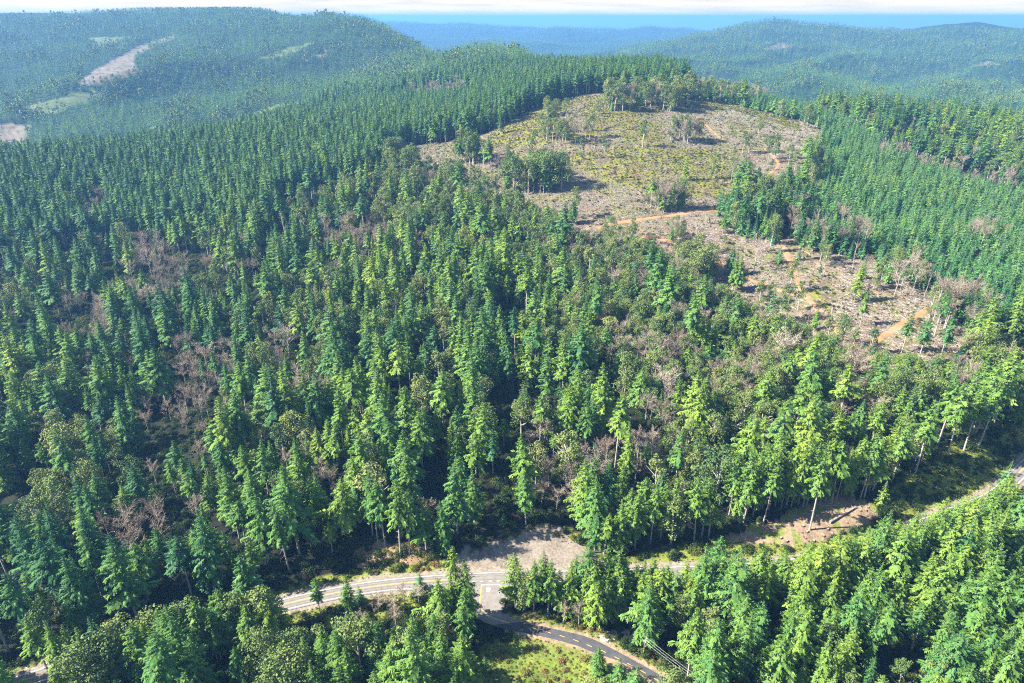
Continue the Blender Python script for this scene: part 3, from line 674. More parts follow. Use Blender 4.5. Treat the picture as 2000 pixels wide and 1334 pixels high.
h = np.where(kd == 0, rng.normal(40, 10.5, len(P)), np.where(kd == 1, rng.normal(30, 5.5, len(P)), rng.normal(24, 4, len(P))))
h = np.where(wall & (kd == 0), rng.normal(46, 4.5, len(P)), h); h = np.where(lowr & (kd == 0), rng.normal(39, 8, len(P)), h)
h = np.clip(h, 12, 64); h[(kd == 0) & (rng.random(len(P)) < .12) & ~wall] *= .6
tint = np.clip(.20 + nz3 * .5 + rng.normal(0, .17, len(P)), 0, 1)
tint[wall] = np.clip(.36 + rng.normal(0, .12, wall.sum()), 0, 1); tint[lowr] = np.clip(.47 + rng.normal(0, .15, lowr.sum()), 0, 1)
midr = (a > 1200) & (b > 640) & (b < 1060) & ~lowr; tint[midr] = np.clip(tint[midr] + .12, 0, 1)
lft = (a < 420) & ~lowr; tint[lft] = np.clip(tint[lft] - .08, 0, 1)
tint[kd != 0] = np.clip(rng.normal(.5, .22, (kd != 0).sum()), 0, 1)
keep = ~inpoly(a0 + (nz2 - .5) * 30, b0, CLEARCUT) & ~inpoly(a0, b0, PLANT) & ~inpoly(a0, b0, STUMPY) & ~inpoly(a0, b0, TURN) & ~inpoly(a0, b0, MEADOW) & ~inpoly(a0, b0, BANK)
for g in GRASSY: keep &= ~inpoly(a0, b0, g)
keep &= ~((b0 > 1095) & (b0 < 1200) & (a0 > 560) & (a0 < 900))
dm = dist_poly(P[:, 0], P[:, 1], main_line); ds = dist_poly(P[:, 0], P[:, 1], side_line); keep &= (dm > 11) & (ds > 9)
gapn = fbm(P[:, 0] / 26 + 70, P[:, 1] / 26 + 7, 2); keep &= (gapn < .63) | wall | (lowr & (gapn < .74))
keep &= rng.random(len(P)) < np.where(wall, .98, np.where(lowr, .93, np.clip(.55 + (nz3 - .3) * 1.2, .6, .95)))
wf = h * rng.uniform(.85, 1.25, len(P))
keep &= in_view(P, h); keep &= seen(P, h, .012)
near = d < 620
for f_ in (.78, .72, .7, .65):
    k_ = np.where(keep)[0]; bad_ = hits_sight(P[k_], h[k_], .1 * wf[k_], OPEN_SIGHT[-2:]); h[k_[bad_]] *= f_; wf[k_[bad_]] *= f_ * 1.1
hs = np.zeros(len(P), bool); kk = keep & near; hs[kk] = hits_sight(P[kk], h[kk], .16 * wf[kk]); keep &= ~hs
kk = keep & ~near; hs2 = np.zeros(len(P), bool); hs2[kk] = hits_sight(P[kk], h[kk], .1 * wf[kk], OPEN_SIGHT[-2:]); keep &= ~hs2
for i, k_ in enumerate(('fir', 'broad', 'bare')):
    q = keep & (kd == i); push(k_, P[q], h[q], wf[q], tint[q])

# --- smaller mixed growth below the clearcut
p = field(0, 700, 400, 1000, 8.0); P = np.c_[p, gz(p[:, 0], p[:, 1])]; a0, b0, d = proj(P)
q = inpoly(a0, b0, [(1040, 440), (1240, 478), (1330, 530), (1390, 585), (1560, 662), (1700, 712), (1840, 720), (1940, 700), (1960, 760), (1700, 860), (1480, 890), (1300, 860), (1150, 720), (1040, 560)]) & (rng.random(len(P)) < .78)
P = P[q]; u = rng.random(len(P)); h = np.clip(rng.normal(27, 6, len(P)), 14, 42); wf = h * rng.uniform(.9, 1.25, len(P))
for f_ in (.8, .75, .7):
    bad_ = hits_sight(P, h, .1 * wf, OPEN_SIGHT[-2:]); h[bad_] *= f_; wf[bad_] *= f_ * 1.1
bad_ = hits_sight(P, h, .1 * wf, OPEN_SIGHT[-2:])
for k_, q in (('broad', u < .48), ('fir', (u >= .48) & (u < .88)), ('bare', u >= .88)):
    q = q & ~bad_; push(k_, P[q], h[q], wf[q], np.clip(rng.normal(.5, .18, q.sum()), 0, 1))

# --- young plantation on the shaded flank
p = field(100, 1500, 480, 1900, 9.0, .4); P = np.c_[p, gz(p[:, 0], p[:, 1])]
a0, b0, d = proj(P); nz = fbm(P[:, 0] / 70, P[:, 1] / 70, 3)
inb = np.zeros(len(P), bool)
for cx, cy, rx, ry in BAREP: inb |= (((a0 - cx) / rx) ** 2 + ((b0 - 8 - cy) / ry) ** 2 < 1)
k = inpoly(a0 + (nz - .5) * 14, b0, PLANT); yb = inb & k & (np.random.default_rng(1).random(len(P)) < .55) & (rng.random(len(P)) < .42); yf = k & ~yb & (rng.random(len(P)) < .97)
edge = inpoly(a0, b0, [(1400, 400), (1575, 380), (1625, 470), (1700, 500), (1690, 520), (1600, 490), (1540, 470), (1500, 480), (1405, 445)])
ge = edge & ~yf & (np.abs(a0 - 1535) > 14) & (rng.random(len(P)) < .75)
hh = np.clip(rng.normal(19, 3.6, len(P)) + (nz - .5) * 12, 9, 32)
q = yf & in_view(P, hh) & seen(P, hh, .004); push('young', P[q], hh[q], hh[q] * rng.uniform(.9, 1.35, q.sum()), np.clip(.42 + .5 * (nz[q] - .5) + rng.normal(0, .16, q.sum()), 0, 1))
q = yb & in_view(P, hh); push('bare', P[q], hh[q] * .95, hh[q] * .95, rng.uniform(.2, .8, q.sum()))
q = ge & in_view(P, hh); push('young', P[q], hh[q] * 1.3, hh[q] * 1.2, np.clip(.2 + rng.normal(0, .12, q.sum()), 0, 1))

# --- lone trees, clumps and roadside trees surveyed one by one: (x, y of foot, height m, kind, tint, width factor)
HERO = []
def H(px, py, h, k='fir', t=.5, w=1.0): HERO.append((px, py, h, k, t, w))
for px, py, h, t in [(525, 1102, 52, .35), (565, 1117, 52, .4), (418, 1128, 46, .35), (738, 1060, 44, .4), (752, 1066, 50, .35), (782, 1084, 54, .5), (800, 1082, 48, .45), (728, 1045, 50, .3), (870, 1085, 40, .3), (120, 1205, 52, .3), (185, 1222, 50, .3), (205, 1180, 50, .3)]: H(px, py, h, 'fir', t, .85)
H(1581, 1035, 58, 'fir', .5, .8); H(890, 1200, 48, 'fir', .8, .58); H(884, 1222, 36, 'fir', .7, 1.0); H(908, 1206, 40, 'fir', .6, 1.0); H(868, 1240, 40, 'fir', .6, 1.1); H(918, 1232, 30, 'fir', .5, 1.1); H(905, 1250, 36, 'fir', .45, 1.15)
H(1006, 1186, 37, 'fir', .65, 1.15); H(1022, 1192, 30, 'broad', .5, .8); H(1042, 1196, 40, 'fir', .55, .8); H(1070, 1203, 40, 'fir', .5, .85); H(1090, 1200, 32, 'fir', .6, 1.1); H(1112, 1205, 40, 'fir', .6, .9); H(1135, 1208, 36, 'fir', .7, .9); H(1158, 1212, 40, 'fir', .6, 1.0); H(1060, 1180, 38, 'fir', .5, .9)
H(1120, 1180, 36, 'fir', .7, 1.0); H(1180, 1215, 34, 'fir', .55, 1.1); H(1200, 1200, 40, 'fir', .5, 1.0); H(1100, 1216, 17, 'bare', .6, 1.2); H(1130, 1222, 18, 'bare', .5, 1.2)
H(1166, 1318, 21, 'fir', .4, 1.35); H(946, 1317, 13, 'young', .4, 1.1); H(840, 1335, 20, 'young', .6, 1.2); H(1206, 1340, 20, 'young', .5, 1.2); H(1238, 1352, 20, 'young', .5, 1.2); H(650, 1085, 26, 'fir', .75, 1.1)
H(625, 1198, 24, 'fir', .45, 1.1); H(680, 1195, 26, 'fir', .45, 1.1); H(820, 1152, 14, 'young', .3, 1.2); H(705, 1178, 14, 'young', .4, 1.0); H(790, 1180, 16, 'bare', .6, 1.5); H(820, 1185, 16, 'bare', .7, 1.5); H(770, 1200, 17, 'bare', .7, 1.5); H(740, 1195, 14, 'bare', .6, 1.4)
H(130, 1325, 40, 'fir', .55, .9); H(158, 1318, 34, 'fir', .6, .9); H(95, 1312, 36, 'fir', .5, 1.2)
for px, py, h in [(1270, 1062, 44), (1250, 1050, 46), (1290, 1055, 44), (1225, 1060, 42), (1355, 1058, 48), (1370, 1048, 46), (1310, 1045, 44), (1210, 1080, 40), (1240, 1072, 42)]: H(px, py, h, 'fir', .55, 1.0)
for i in range(26): H(1425 + i * 11 + random.uniform(-4, 4), 1012 - i * 1.9 + random.uniform(-8, 6), random.uniform(38, 52), 'fir', random.uniform(.4, .75), .85)
H(1490, 1024, 46, 'fir', .5, .9); H(1452, 1020, 44, 'fir', .5, .9)
for px, py, h in [(1787, 925, 58), (1850, 895, 60), (1882, 880, 52), (1912, 870, 56), (1800, 900, 50), (1830, 870, 55), (1870, 850, 56), (1905, 845, 60), (1940, 830, 58), (1742, 940, 48)]: H(px, py, h, 'fir', .5, 1.0)
H(1955, 965, 28, 'young', .55, 1.0)
_mx = np.array(MAIN_PX, float)
def height_to(px, py, ytop):
    g = ground_at(px, py); hs_ = np.linspace(6, 62, 113); yy = proj(g + np.array([0, 0, 1]) * hs_[:, None])[1]
    return float(hs_[np.abs(yy - ytop).argmin()])
for row in range(3):
    for x in np.arange(1190 + row * 7, 1960, 21.0):
        if abs(x - 1318) < 9 or abs(x - 1443) < 6: continue
        xx = x + random.uniform(-6, 6); yr = float(np.interp(xx, _mx[:, 0], _mx[:, 1])); yb = yr + random.uniform(38, 62) + row * 16; yt = yr + random.uniform(-38, -14) * (1.35 if x > 1560 else 1) + row * 11
        hh_ = height_to(xx, yb, yt); H(xx, yb, hh_, random.choice(['fir', 'fir', 'fir', 'young']), random.uniform(.5, .85), 1.15)
for row in range(2):
    for x in np.arange(165, 548, 24.0):
        xx = x + random.uniform(-8, 8); yr = float(np.interp(xx, _mx[:, 0], _mx[:, 1])); yb = yr + random.uniform(40, 70) + row * 20; yt = yr + random.uniform(-60, -20) + row * 15
        H(xx, yb, height_to(xx, yb, yt), random.choice(['fir', 'fir', 'fir', 'fir', 'broad']), random.uniform(.3, .6), 1.1)
for i in range(46):
    xx = random.uniform(540, 872); yr = float(np.interp(xx, _mx[:, 0], _mx[:, 1])); yt = yr + random.uniform(48, 150); yb = yt + random.uniform(70, 125)
    H(xx, yb, height_to(xx, yb, yt), random.choice(['fir', 'fir', 'fir', 'broad']), random.uniform(.3, .6), 1.1)
for i in range(150):
    x, y = random.uniform(760, 1880), random.uniform(200, 690)
    if inpoly(np.array([x]), np.array([y]), CLEARCUT)[0]: H(x, y, random.choice([7, 10, 14, 24, 34, 40]), random.choice(['broad', 'broad', 'broad', 'young', 'bare', 'fir']), random.uniform(.2, .8), 1.0)
# clearcut leftovers
for px, py, h, k, t in [(1380, 558, 38, 'fir', .45), (1430, 568, 46, 'fir', .5), (1540, 572, 34, 'broad', .6), (1482, 600, 30, 'broad', .6), (1502, 594, 24, 'broad', .5), (1535, 632, 40, 'broad', .15), (1558, 606, 30, 'broad', .5), (1614, 676, 30, 'broad', .45), (1642, 684, 34, 'broad', .3), (1662, 690, 26, 'broad', .5),
                        (1697, 696, 28, 'broad', .15), (1815, 620, 34, 'broad', .7), (1848, 632, 36, 'fir', .6), (1563, 508, 30, 'fir', .4), (1492, 495, 40, 'fir', .5), (1505, 480, 36, 'broad', .6), (1440, 570, 40, 'fir', .5), (1920, 650, 40, 'dead', .5), (1590, 470, 44, 'dead', .4), (1664, 528, 36, 'dead', .5), (1805, 580, 30, 'dead', .5),
                        (1135, 312, 32, 'broad', .3), (1180, 308, 34, 'broad', .3), (1148, 348, 26, 'dead', .5), (1450, 300, 34, 'broad', .3), (1462, 298, 28, 'broad', .3), (1480, 268, 30, 'broad', .7), (1512, 310, 38, 'broad', .2), (1500, 318, 34, 'broad', .3), (1540, 322, 30, 'broad', .5), (1552, 330, 28, 'broad', .5), (1428, 355, 34, 'broad', .5), (1462, 360, 30, 'broad', .4),
                        (1440, 375, 30, 'broad', .6), (978, 262, 46, 'fir', .3), (885, 270, 36, 'dead', .5), (1055, 378, 34, 'broad', .75), (1230, 415, 20, 'bare', .5), (1310, 480, 24, 'fir', .5), (1275, 500, 26, 'fir', .5), (1330, 300, 20, 'bare', .5), (1760, 690, 40, 'fir', .3), (1830, 720, 50, 'fir', .25), (1790, 715, 46, 'fir', .25)]: H(px, py, h, k, t, .9)
def clump(cx, cy, rx, ry, n_, kinds, h0, h1, t0, t1):
    for i in range(n_):
        a_ = random.uniform(0, 6.28); q = math.sqrt(random.random()); H(cx + rx * q * math.cos(a_), cy + ry * q * math.sin(a_), 1.2 * random.uniform(h0, h1), random.choice(kinds), random.uniform(t0, t1), random.uniform(.85, 1.15))
clump(1250, 212, 75, 10, 34, ['broad', 'broad', 'fir', 'bare'], 26, 42, .3, .8); clump(1310, 200, 40, 18, 26, ['broad', 'broad', 'fir'], 28, 44, .3, .8)
clump(1040, 362, 62, 22, 34, ['broad', 'broad', 'fir'], 30, 44, .2, .6); clump(785, 338, 40, 14, 18, ['broad'], 30, 42, .3, .6); clump(925, 318, 40, 14, 16, ['broad', 'fir'], 26, 42, .2, .6)
clump(1300, 408, 34, 10, 16, ['broad', 'fir', 'bare'], 24, 38, .3, .7); clump(1335, 276, 34, 6, 14, ['broad', 'bare'], 22, 34, .3, .7); clump(1110, 272, 60, 14, 22, ['dead', 'broad', 'broad', 'bare'], 24, 38, .2, .8); clump(1085, 228, 25, 10, 8, ['broad'], 18, 28, .4, .8)
clump(1280, 385, 50, 22, 14, ['bare', 'broad'], 10, 18, .3, .8); clump(1480, 425, 60, 22, 46, ['broad', 'fir', 'fir', 'young'], 22, 40, .1, .6); clump(1430, 195, 90, 8, 24, ['broad', 'broad', 'bare'], 22, 36, .4, .9); clump(1590, 335, 22, 60, 24, ['broad', 'broad', 'fir', 'dead'], 18, 28, .4, .8)
clump(1640, 490, 60, 10, 24, ['fir', 'fir', 'dead', 'broad', 'bare'], 24, 36, .1, .6); clump(1800, 600, 90, 40, 0, ['fir'], 20, 30, .1, .6); clump(1350, 545, 40, 20, 14, ['broad'], 26, 36, .4, .8); clump(1745, 545, 60, 30, 20, ['bare', 'broad', 'young'], 16, 28, .3, .8); clump(1860, 640, 50, 30, 14, ['fir', 'bare'], 26, 40, .2, .6)
clump(1250, 470, 90, 14, 16, ['broad', 'bare'], 14, 26, .3, .8)
for kx in ('fir', 'broad', 'bare', 'young', 'dead'):
    hs_ = [x for x in HERO if x[3] == kx]
    if not hs_: continue
    G = np.array([ground_at(x[0], x[1]) for x in hs_]); hh = np.array([x[2] for x in hs_])
    push(kx, G, hh, hh * np.array([x[5] for x in hs_]), [x[4] for x in hs_], True)

T = {k_: np.concatenate([t_[k_] for t_ in trees]) for k_ in trees[0]}
nT = len(T['h'])
print('trees', nT, {k_: int((T['k'] == k_).sum()) for k_ in set(T['k'])})

# visible size of every tree in the photo: painter's pass over simple outlines
SCL = .5; BW, BH = 1000, 667
buf = np.full((BH, BW), -1, np.int32)
bx, by, bd = proj(T['P']); tx, ty, td = proj(T['P'] + np.array([0, 0, 1]) * T['h'][:, None])
rad = T['w'] * np.where(T['k'] == 'fir', .16, np.where(T['k'] == 'young', .24, .28)) * F / bd
for i in np.argsort(-bd):
    y0, y1 = ty[i] * SCL, by[i] * SCL
    if y1 <= y0 + .5: y1 = y0 + 1
    for yy in range(max(0, int(y0)), min(BH, int(y1) + 1)):
        f = max(0.0, (yy - y0) / (y1 - y0))
        if f > .85: continue
        hw = rad[i] * SCL * ((f + .06) ** .8 if T['k'][i] in ('fir', 'young', 'dead') else min(1, math.sqrt(max(0, 1 - (2 * min(f, .8) / .8 - 1) ** 2)) + .05))
        xc = (tx[i] + (bx[i] - tx[i]) * f) * SCL
        x0_, x1_ = int(round(xc - hw)), int(round(xc + hw)) + 1
        if x1_ > 0 and x0_ < BW: buf[yy, max(0, x0_):min(BW, x1_)] = i
vis = np.bincount(buf[buf >= 0], minlength=nT)
NAMES = dict(fir='fir_tree', broad='tanoak_tree', bare='alder_tree', young='young_fir', dead='dead_snag')
LIM = dict(fir=298, broad=298, bare=298, young=298, dead=60)
FULLMESH = {}
def part_meshes(k_, i):
    if (k_, i) in FULLMESH: return FULLMESH[(k_, i)]
    src, m_ = dict(fir=(FIR, M_FIR), broad=(BROAD, M_BROAD), bare=(BARE, M_TWIG), young=(YOUNG, M_YOUNG), dead=([DEAD], M_TWIG))[k_]
    (q, v), tr = src[i % len(src)]
    FULLMESH[(k_, i)] = (mesh_quads('crown', q, [m_], attr=v), mesh_quads('trunk', tr, [M_BARK]))
    return FULLMESH[(k_, i)]

LM = [(957, 1142, 'the stop bar'), (1050, 1075, 'the gravel turnout'), (780, 1095, 'the brown shrubby bank'), (1120, 1245, 'the side road bend'), (1257, 1262, 'the utility pole'), (1020, 1300, 'the grassy meadow'), (135, 1302, 'the small highway glimpse'),
      (640, 1160, 'the sunlit highway curve'), (1581, 1030, 'the lone clearing fir'), (1655, 1008, 'the big fallen log'), (1970, 950, 'the far highway bend'), (310, 520, 'the large pink alder patch'), (160, 630, 'the pale alder clump'), (380, 790, 'the alder hollow'),
      (690, 455, 'the smaller alder patch'), (1225, 880, 'the brown alder thicket'), (1690, 685, 'the fork of dirt tracks'), (1570, 575, 'the reddish dirt track'), (1340, 485, 'the orange dirt track'), (1290, 425, 'the tan dirt track'), (1532, 430, 'the plantation gap'),
      (1200, 185, 'the top of the clearcut'), (900, 260, 'the dark plantation wall'), (1040, 345, 'the clearcut tree island'), (785, 320, 'the clump on bare soil'), (1800, 605, 'the ochre track end'), (1320, 1085, 'the bright grass strip'), (1850, 940, 'the big shaded glade'),
      (1000, 1334, "the bottom edge's middle"), (400, 1334, "the hollow's bottom edge"), (1700, 1334, "the dense firs' bottom edge"), (0, 880, 'the hazy gully'), (2000, 700, 'the edge beyond the clearcut'), (0, 1334, 'the corner below the glimpse'), (2000, 1334, "the dense firs' corner"),
      (850, 750, "the fir slope's middle"), (550, 950, 'the dark hollow'), (1000, 560, 'the upper fir slope'), (1450, 800, 'the slope below the clearcut'), (600, 620, 'the mixed slope'), (1650, 320, 'the plantation shoulder'), (1800, 430, 'the plantation flank'), (1850, 330, 'the pink alder line'),
      (1120, 700, 'the sunlit middle slope'), (250, 900, 'the sunlit knoll'), (1750, 1180, "the dense firs' crest"), (1500, 1240, "the dense firs' heart"), (450, 330, 'the dark ridge forest'), (200, 300, 'the hazy ridge end'), (720, 960, 'the pale trunk row')]
CLOCK = ['twelve', 'one', 'two', 'three', 'four', 'five', 'six', 'seven', 'eight', 'nine', 'ten', 'eleven']
ORD = ['first', 'second', 'third', 'fourth', 'fifth', 'sixth', 'seventh', 'eighth', 'ninth', 'tenth', 'eleventh', 'twelfth', 'thirteenth', 'fourteenth', 'fifteenth', 'sixteenth', 'seventeenth', 'eighteenth', 'nineteenth', 'twentieth']
ORD += ['twenty ' + w for w in ORD[:9]] + ['thirtieth'] + ['thirty ' + w for w in ORD[:9]] + ['fortieth'] + ['forty ' + w for w in ORD[:9]]
LXY = np.array([(l[0], l[1]) for l in LM], float)
def place_labels(xs, ys, desc, noun):
    """one label per thing: look, then clock direction and order out from a named landmark"""
    D = np.hypot(xs[:, None] - LXY[:, 0], ys[:, None] - LXY[:, 1]); li = D.argmin(1)
    ang = np.degrees(np.arctan2(xs - LXY[li, 0], -(ys - LXY[li, 1]))) % 360; ck = np.round(ang / 30).astype(int) % 12
    out = [''] * len(xs); cells = {}
    for i in range(len(xs)): cells.setdefault((li[i], ck[i]), []).append(i)
    for (l, c), ids in cells.items():
        ids.sort(key=lambda i: D[i, l])
        for r, i in enumerate(ids): out[i] = f"{desc[i]} {noun}, {ORD[r]} at {CLOCK[c]} o'clock from {LM[l][2]}"
    return out
rest = np.ones(nT, bool)
mx_, my_, _ = proj(T['P'] + np.array([0, 0, .7]) * T['h'][:, None])
for k_ in ('fir', 'broad', 'bare', 'young', 'dead'):
    ids = np.where((T['k'] == k_))[0]
    if k_ != 'dead': ids = ids[vis[ids] > (12 if k_ in ('fir', 'broad') else 7)]
    ids = ids[np.argsort(-vis[ids])][:LIM[k_]]
    noun = dict(fir='fir', broad='round evergreen', bare='bare alder', young='young fir', dead='dead snag')[k_]
    cat = dict(fir='fir tree', broad='broadleaf tree', bare='bare tree', young='young fir', dead='dead tree')[k_]
    grp = dict(fir='tall firs of the mountain forest', broad='evergreen broadleaf trees among the firs', bare='leafless alders', young='young plantation firs', dead='dead snags in the clearcut')[k_]
    hm = np.median(T['h'][ids])
    desc = []
    for i in ids:
        sz = 'tall' if T['h'][i] > hm * 1.12 else 'short' if T['h'][i] < hm * .85 else ''
        t_ = T['t'][i]
        cl = {'fir': ['blue-green', 'dark green', 'mid green', 'yellow-green'], 'young': ['dark green', 'mid green', 'bright green', 'yellow-green'], 'broad': ['dark green', 'olive green', 'olive green', 'pale yellow-green'], 'bare': ['brown', 'pinkish', 'pinkish', 'pale grey'], 'dead': ['grey'] * 4}[k_][0 if t_ < .25 else 1 if t_ < .45 else 2 if t_ < .65 else 3]
        desc.append((sz + ' ' + cl).strip())
    labs = place_labels(mx_[ids], my_[ids], desc, noun)
    nshape = dict(fir=len(FIR), broad=len(BROAD), bare=len(BARE), young=len(YOUNG), dead=1)[k_]
    for i, lab in zip(ids, labs):
        e = bpy.data.objects.new(NAMES[k_], None); C.objects.link(e); e.empty_display_size = 2
        e.location = T['P'][i] - np.array([0, 0, .2]); e.rotation_euler = (random.gauss(0, .028), random.gauss(0, .028), random.uniform(0, 6.28)); e.scale = (T['w'][i], T['w'][i], T['h'][i])
        tag(e, lab, cat, grp)
        # trees along the open edges have been pruned by shade: bare lower trunks
        si = random.choice([5, 8, 9, 8]) if (k_ == 'fir' and T['lock'][i] and T['h'][i] > 40) else random.randrange(nshape)
        cm, tm = part_meshes(k_, si)
        for nm, mm in (('crown', cm), ('trunk', tm)):
            o = bpy.data.objects.new(nm, mm); o.parent = e; C.objects.link(o); o['tint'] = float(T['t'][i])
    rest[ids] = False
STUFFN = dict(fir=('fir_forest', 'dense mass of further firs covering the mountain slope', 'forest'), broad=('tanoak_woods', 'further round crowned evergreens scattered through the slope', 'woods'), bare=('alder_woods', 'further leafless alders in the hollows of the slope', 'woods'), young=('young_fir_woods', 'closely planted young firs covering the flank beside the clearcut', 'plantation'))
for k_, (nm, lab, cat) in STUFFN.items():
    q = rest & (T['k'] == k_)
    scatter(nm, k_, T['P'][q] - np.array([0, 0, .2]), np.c_[T['w'][q], T['w'][q], T['h'][q]], T['t'][q], lab, cat)

# --- far forest on the hills
def far_forest(step, r0, r1, a0_, a1_, slack):
    da = math.radians(a1_) - math.radians(a0_); xs = []
    area = .5 * da * (r1 * r1 - r0 * r0); n_ = int(area / (step * step))
    r = np.sqrt(rng.uniform(r0 * r0, r1 * r1, n_)); a = rng.uniform(math.radians(a0_), math.radians(a1_), n_)
    P = np.c_[r * np.sin(a), r * np.cos(a), np.zeros(n_)]; P[:, 2] = gz(P[:, 0], P[:, 1])
    k = seen(P, 35 + 0 * P[:, 2], slack) & (P[:, 2] > SEA_Z + 5); P = P[k]
    a_, b_, _ = proj(P); k = (a_ > -60) & (a_ < 2060)
    n2 = fbm(P[:, 0] / 40, P[:, 1] / 40, 2)
    for s_ in SCARS: k &= ~inpoly(a_, b_, s_)
    for s_ in PALEGRN: k &= ~(inpoly(a_, b_, s_) & (rng.random(len(P)) < .85))
    k &= rng.random(len(P)) < np.clip(.6 + n2, .7, 1)
    return P[k]
FP = np.concatenate([far_forest(11, 2060, 3100, -40, 8, .006), far_forest(13, 3100, 5600, -42, 0, .004), far_forest(12.5, 2060, 3600, 8, 42, .006), far_forest(16, 3600, 6900, 8, 42, .004)])
f2 = fbm(FP[:, 0] / 160, FP[:, 1] / 160, 3); f3 = fbm(FP[:, 0] / 90 + 31, FP[:, 1] / 90, 2)
isb = rng.random(len(FP)) < np.clip(.08 + (f3 - .5) * 1.6, .01, .5)
fh = np.clip(rng.normal(33, 7, len(FP)) * (.7 + .6 * f2), 12, 55)
fh = np.minimum(fh, 350 - FP[:, 2]); q = ~isb; wff = fh * rng.uniform(1.0, 1.5, len(FP))
scatter('hillside_forest', 'lowfir', FP[q] - [0, 0, .5], np.c_[wff, wff, fh][q], np.clip(.16 + .42 * f2[q] + rng.normal(0, .12, q.sum()), 0, 1), 'hazy blue conifer forest on the hills beyond the ridge', 'forest')
fb_ = fh * .75
scatter('hillside_woods', 'lowbroad', FP[isb] - [0, 0, .5], np.c_[fb_, fb_, fb_][isb] * 1.1, np.clip(rng.normal(.4, .16, isb.sum()), 0, 1), 'hazy round crowned trees on the hills beyond the ridge', 'woods')
FP2 = far_forest(26, 6500, 14500, -14, 22, .0012)
fh = np.clip(rng.normal(34, 9, len(FP2)), 15, 60); wff = fh * rng.uniform(1.3, 2.0, len(FP2))
scatter('distant_forest', 'lowfir', FP2, np.c_[wff, wff, fh], np.clip(rng.normal(.3, .12, len(FP2)), 0, 1), 'faint blue forest clothing the farthest ridges before the ocean', 'forest')
print('far', len(FP), len(FP2))

# ------------------------------------------------------------------ ground cover
def cover(n_, poly, base_r, hgt, tmean, tsd, name, label, kind_='bush', dens=None, clip_n=0.0):
    xs = [p_[0] for p_ in poly]; ys = [p_[1] for p_ in poly]
    pts = []
    return pts
q = field(-760, 1500, 165, 1750, 3.4, .5); P = np.c_[q, gz(q[:, 0], q[:, 1])]
a, b, d = proj(P); P, a, b, d = [v[(a > -60) & (a < 2060) & (b < 1400)] for v in (P, a, b, d)]
nz = fbm(P[:, 0] / 25, P[:, 1] / 25, 3); n2 = fbm(P[:, 0] / 9, P[:, 1] / 9, 2)
dm = dist_poly(P[:, 0], P[:, 1], main_line); ds = dist_poly(P[:, 0], P[:, 1], side_line); dt = np.min([dist_poly(P[:, 0], P[:, 1], g) for g in TR_PTS], axis=0)
ok = (dm > 10) & (ds > 7) & (dt > 5) & ~inpoly(a, b, TURN)
incc = inpoly(a, b, CLEARCUT); brush = np.zeros(len(P), bool)
for g in BRUSHY: brush |= inpoly(a, b, g)
k1 = ok & incc & (rng.random(len(P)) < np.where(brush, .8, np.clip((nz - .46 + .16 * (b < 420)) * 3.4, .05, .75)))
sz = rng.uniform(.4, 1.0, len(P)) * (1 + 1.2 * rng.random(len(P)) ** 3) * np.where(brush, 1.3, 1)
scatter('brush_undergrowth', 'bush', P[k1], np.c_[sz * 1.2, sz * 1.2, sz][k1], np.clip(rng.normal(.36, .14, k1.sum()), 0, 1), 'yellow-green brush sprouting over the clearcut', 'undergrowth')
fl = ok & ~incc & (d < 1000) & (rng.random(len(P)) < .42) & ~inpoly(a, b, MEADOW) & ~inpoly(a, b, STUMPY) & ~inpoly(a, b, PLANT)
kd_ = ok & incc & (rng.random(len(P)) < np.clip(.05 + (n2 - .5) * .9, .01, .4)); sd_ = rng.uniform(.8, 2.6, len(P))
scatter('green_undergrowth', 'bush', P[kd_], np.c_[sd_ * 1.1, sd_ * 1.1, sd_][kd_], np.clip(rng.normal(.14, .1, kd_.sum()), 0, 1), 'dark green resprouting shrubs dotted over the clearcut', 'undergrowth')
sz = rng.uniform(1.4, 4.6, len(P))
scatter('forest_undergrowth', 'bush', P[fl], np.c_[sz * 1.2, sz * 1.2, sz][fl], np.clip(rng.normal(.06, .10, fl.sum()), 0, 1), 'ferns and shrubs on the forest floor between the trunks', 'undergrowth')
q = field(-420, 620, 165, 620, 1.7, .5); P2 = np.c_[q, gz(q[:, 0], q[:, 1])]; a2, b2, _ = proj(P2)
gm = inpoly(a2, b2, MEADOW) | inpoly(a2, b2, BANK)
for g in GRASSY: gm |= inpoly(a2, b2, g)
st = inpoly(a2, b2, STUMPY)
dm2 = dist_poly(P2[:, 0], P2[:, 1], main_line); ds2 = dist_poly(P2[:, 0], P2[:, 1], side_line)
n3 = fbm(P2[:, 0] / 14, P2[:, 1] / 14, 2)
verge = (((dm2 > 7.6) & (dm2 < 14)) | ((ds2 > 5) & (ds2 < 9) & (a2 > 990))) & ~inpoly(a2, b2, TURN)
gm = (gm | verge | (st & (rng.random(len(P2)) < .10))) & (dm2 > 7.2) & (ds2 > 5.2) & (rng.random(len(P2)) < np.clip(.25 + n3, .3, .95))
P2, n3 = P2[gm], n3[gm]; sz = rng.uniform(.25, .75, len(P2)) * (.6 + n3)
scatter('grass', 'bush', P2, np.c_[sz * 1.4, sz * 1.4, sz * .8], np.clip(.36 + (n3 - .5) * .7 + rng.normal(0, .07, len(P2)), 0, 1), 'tufted green and tan grass along the verges and meadow', 'grass')
k2 = ok & incc & (rng.random(len(P)) < np.where(brush, .12, np.clip(.75 - (nz - .45) * 3.2, .15, .85)))
sz = rng.uniform(.45, 1.1, len(P))
scatter('logging_debris', 'sticks', P[k2], np.c_[sz, sz, sz][k2], rng.uniform(0, 1, k2.sum()), 'grey broken branches strewn over the clearcut', 'logging debris')

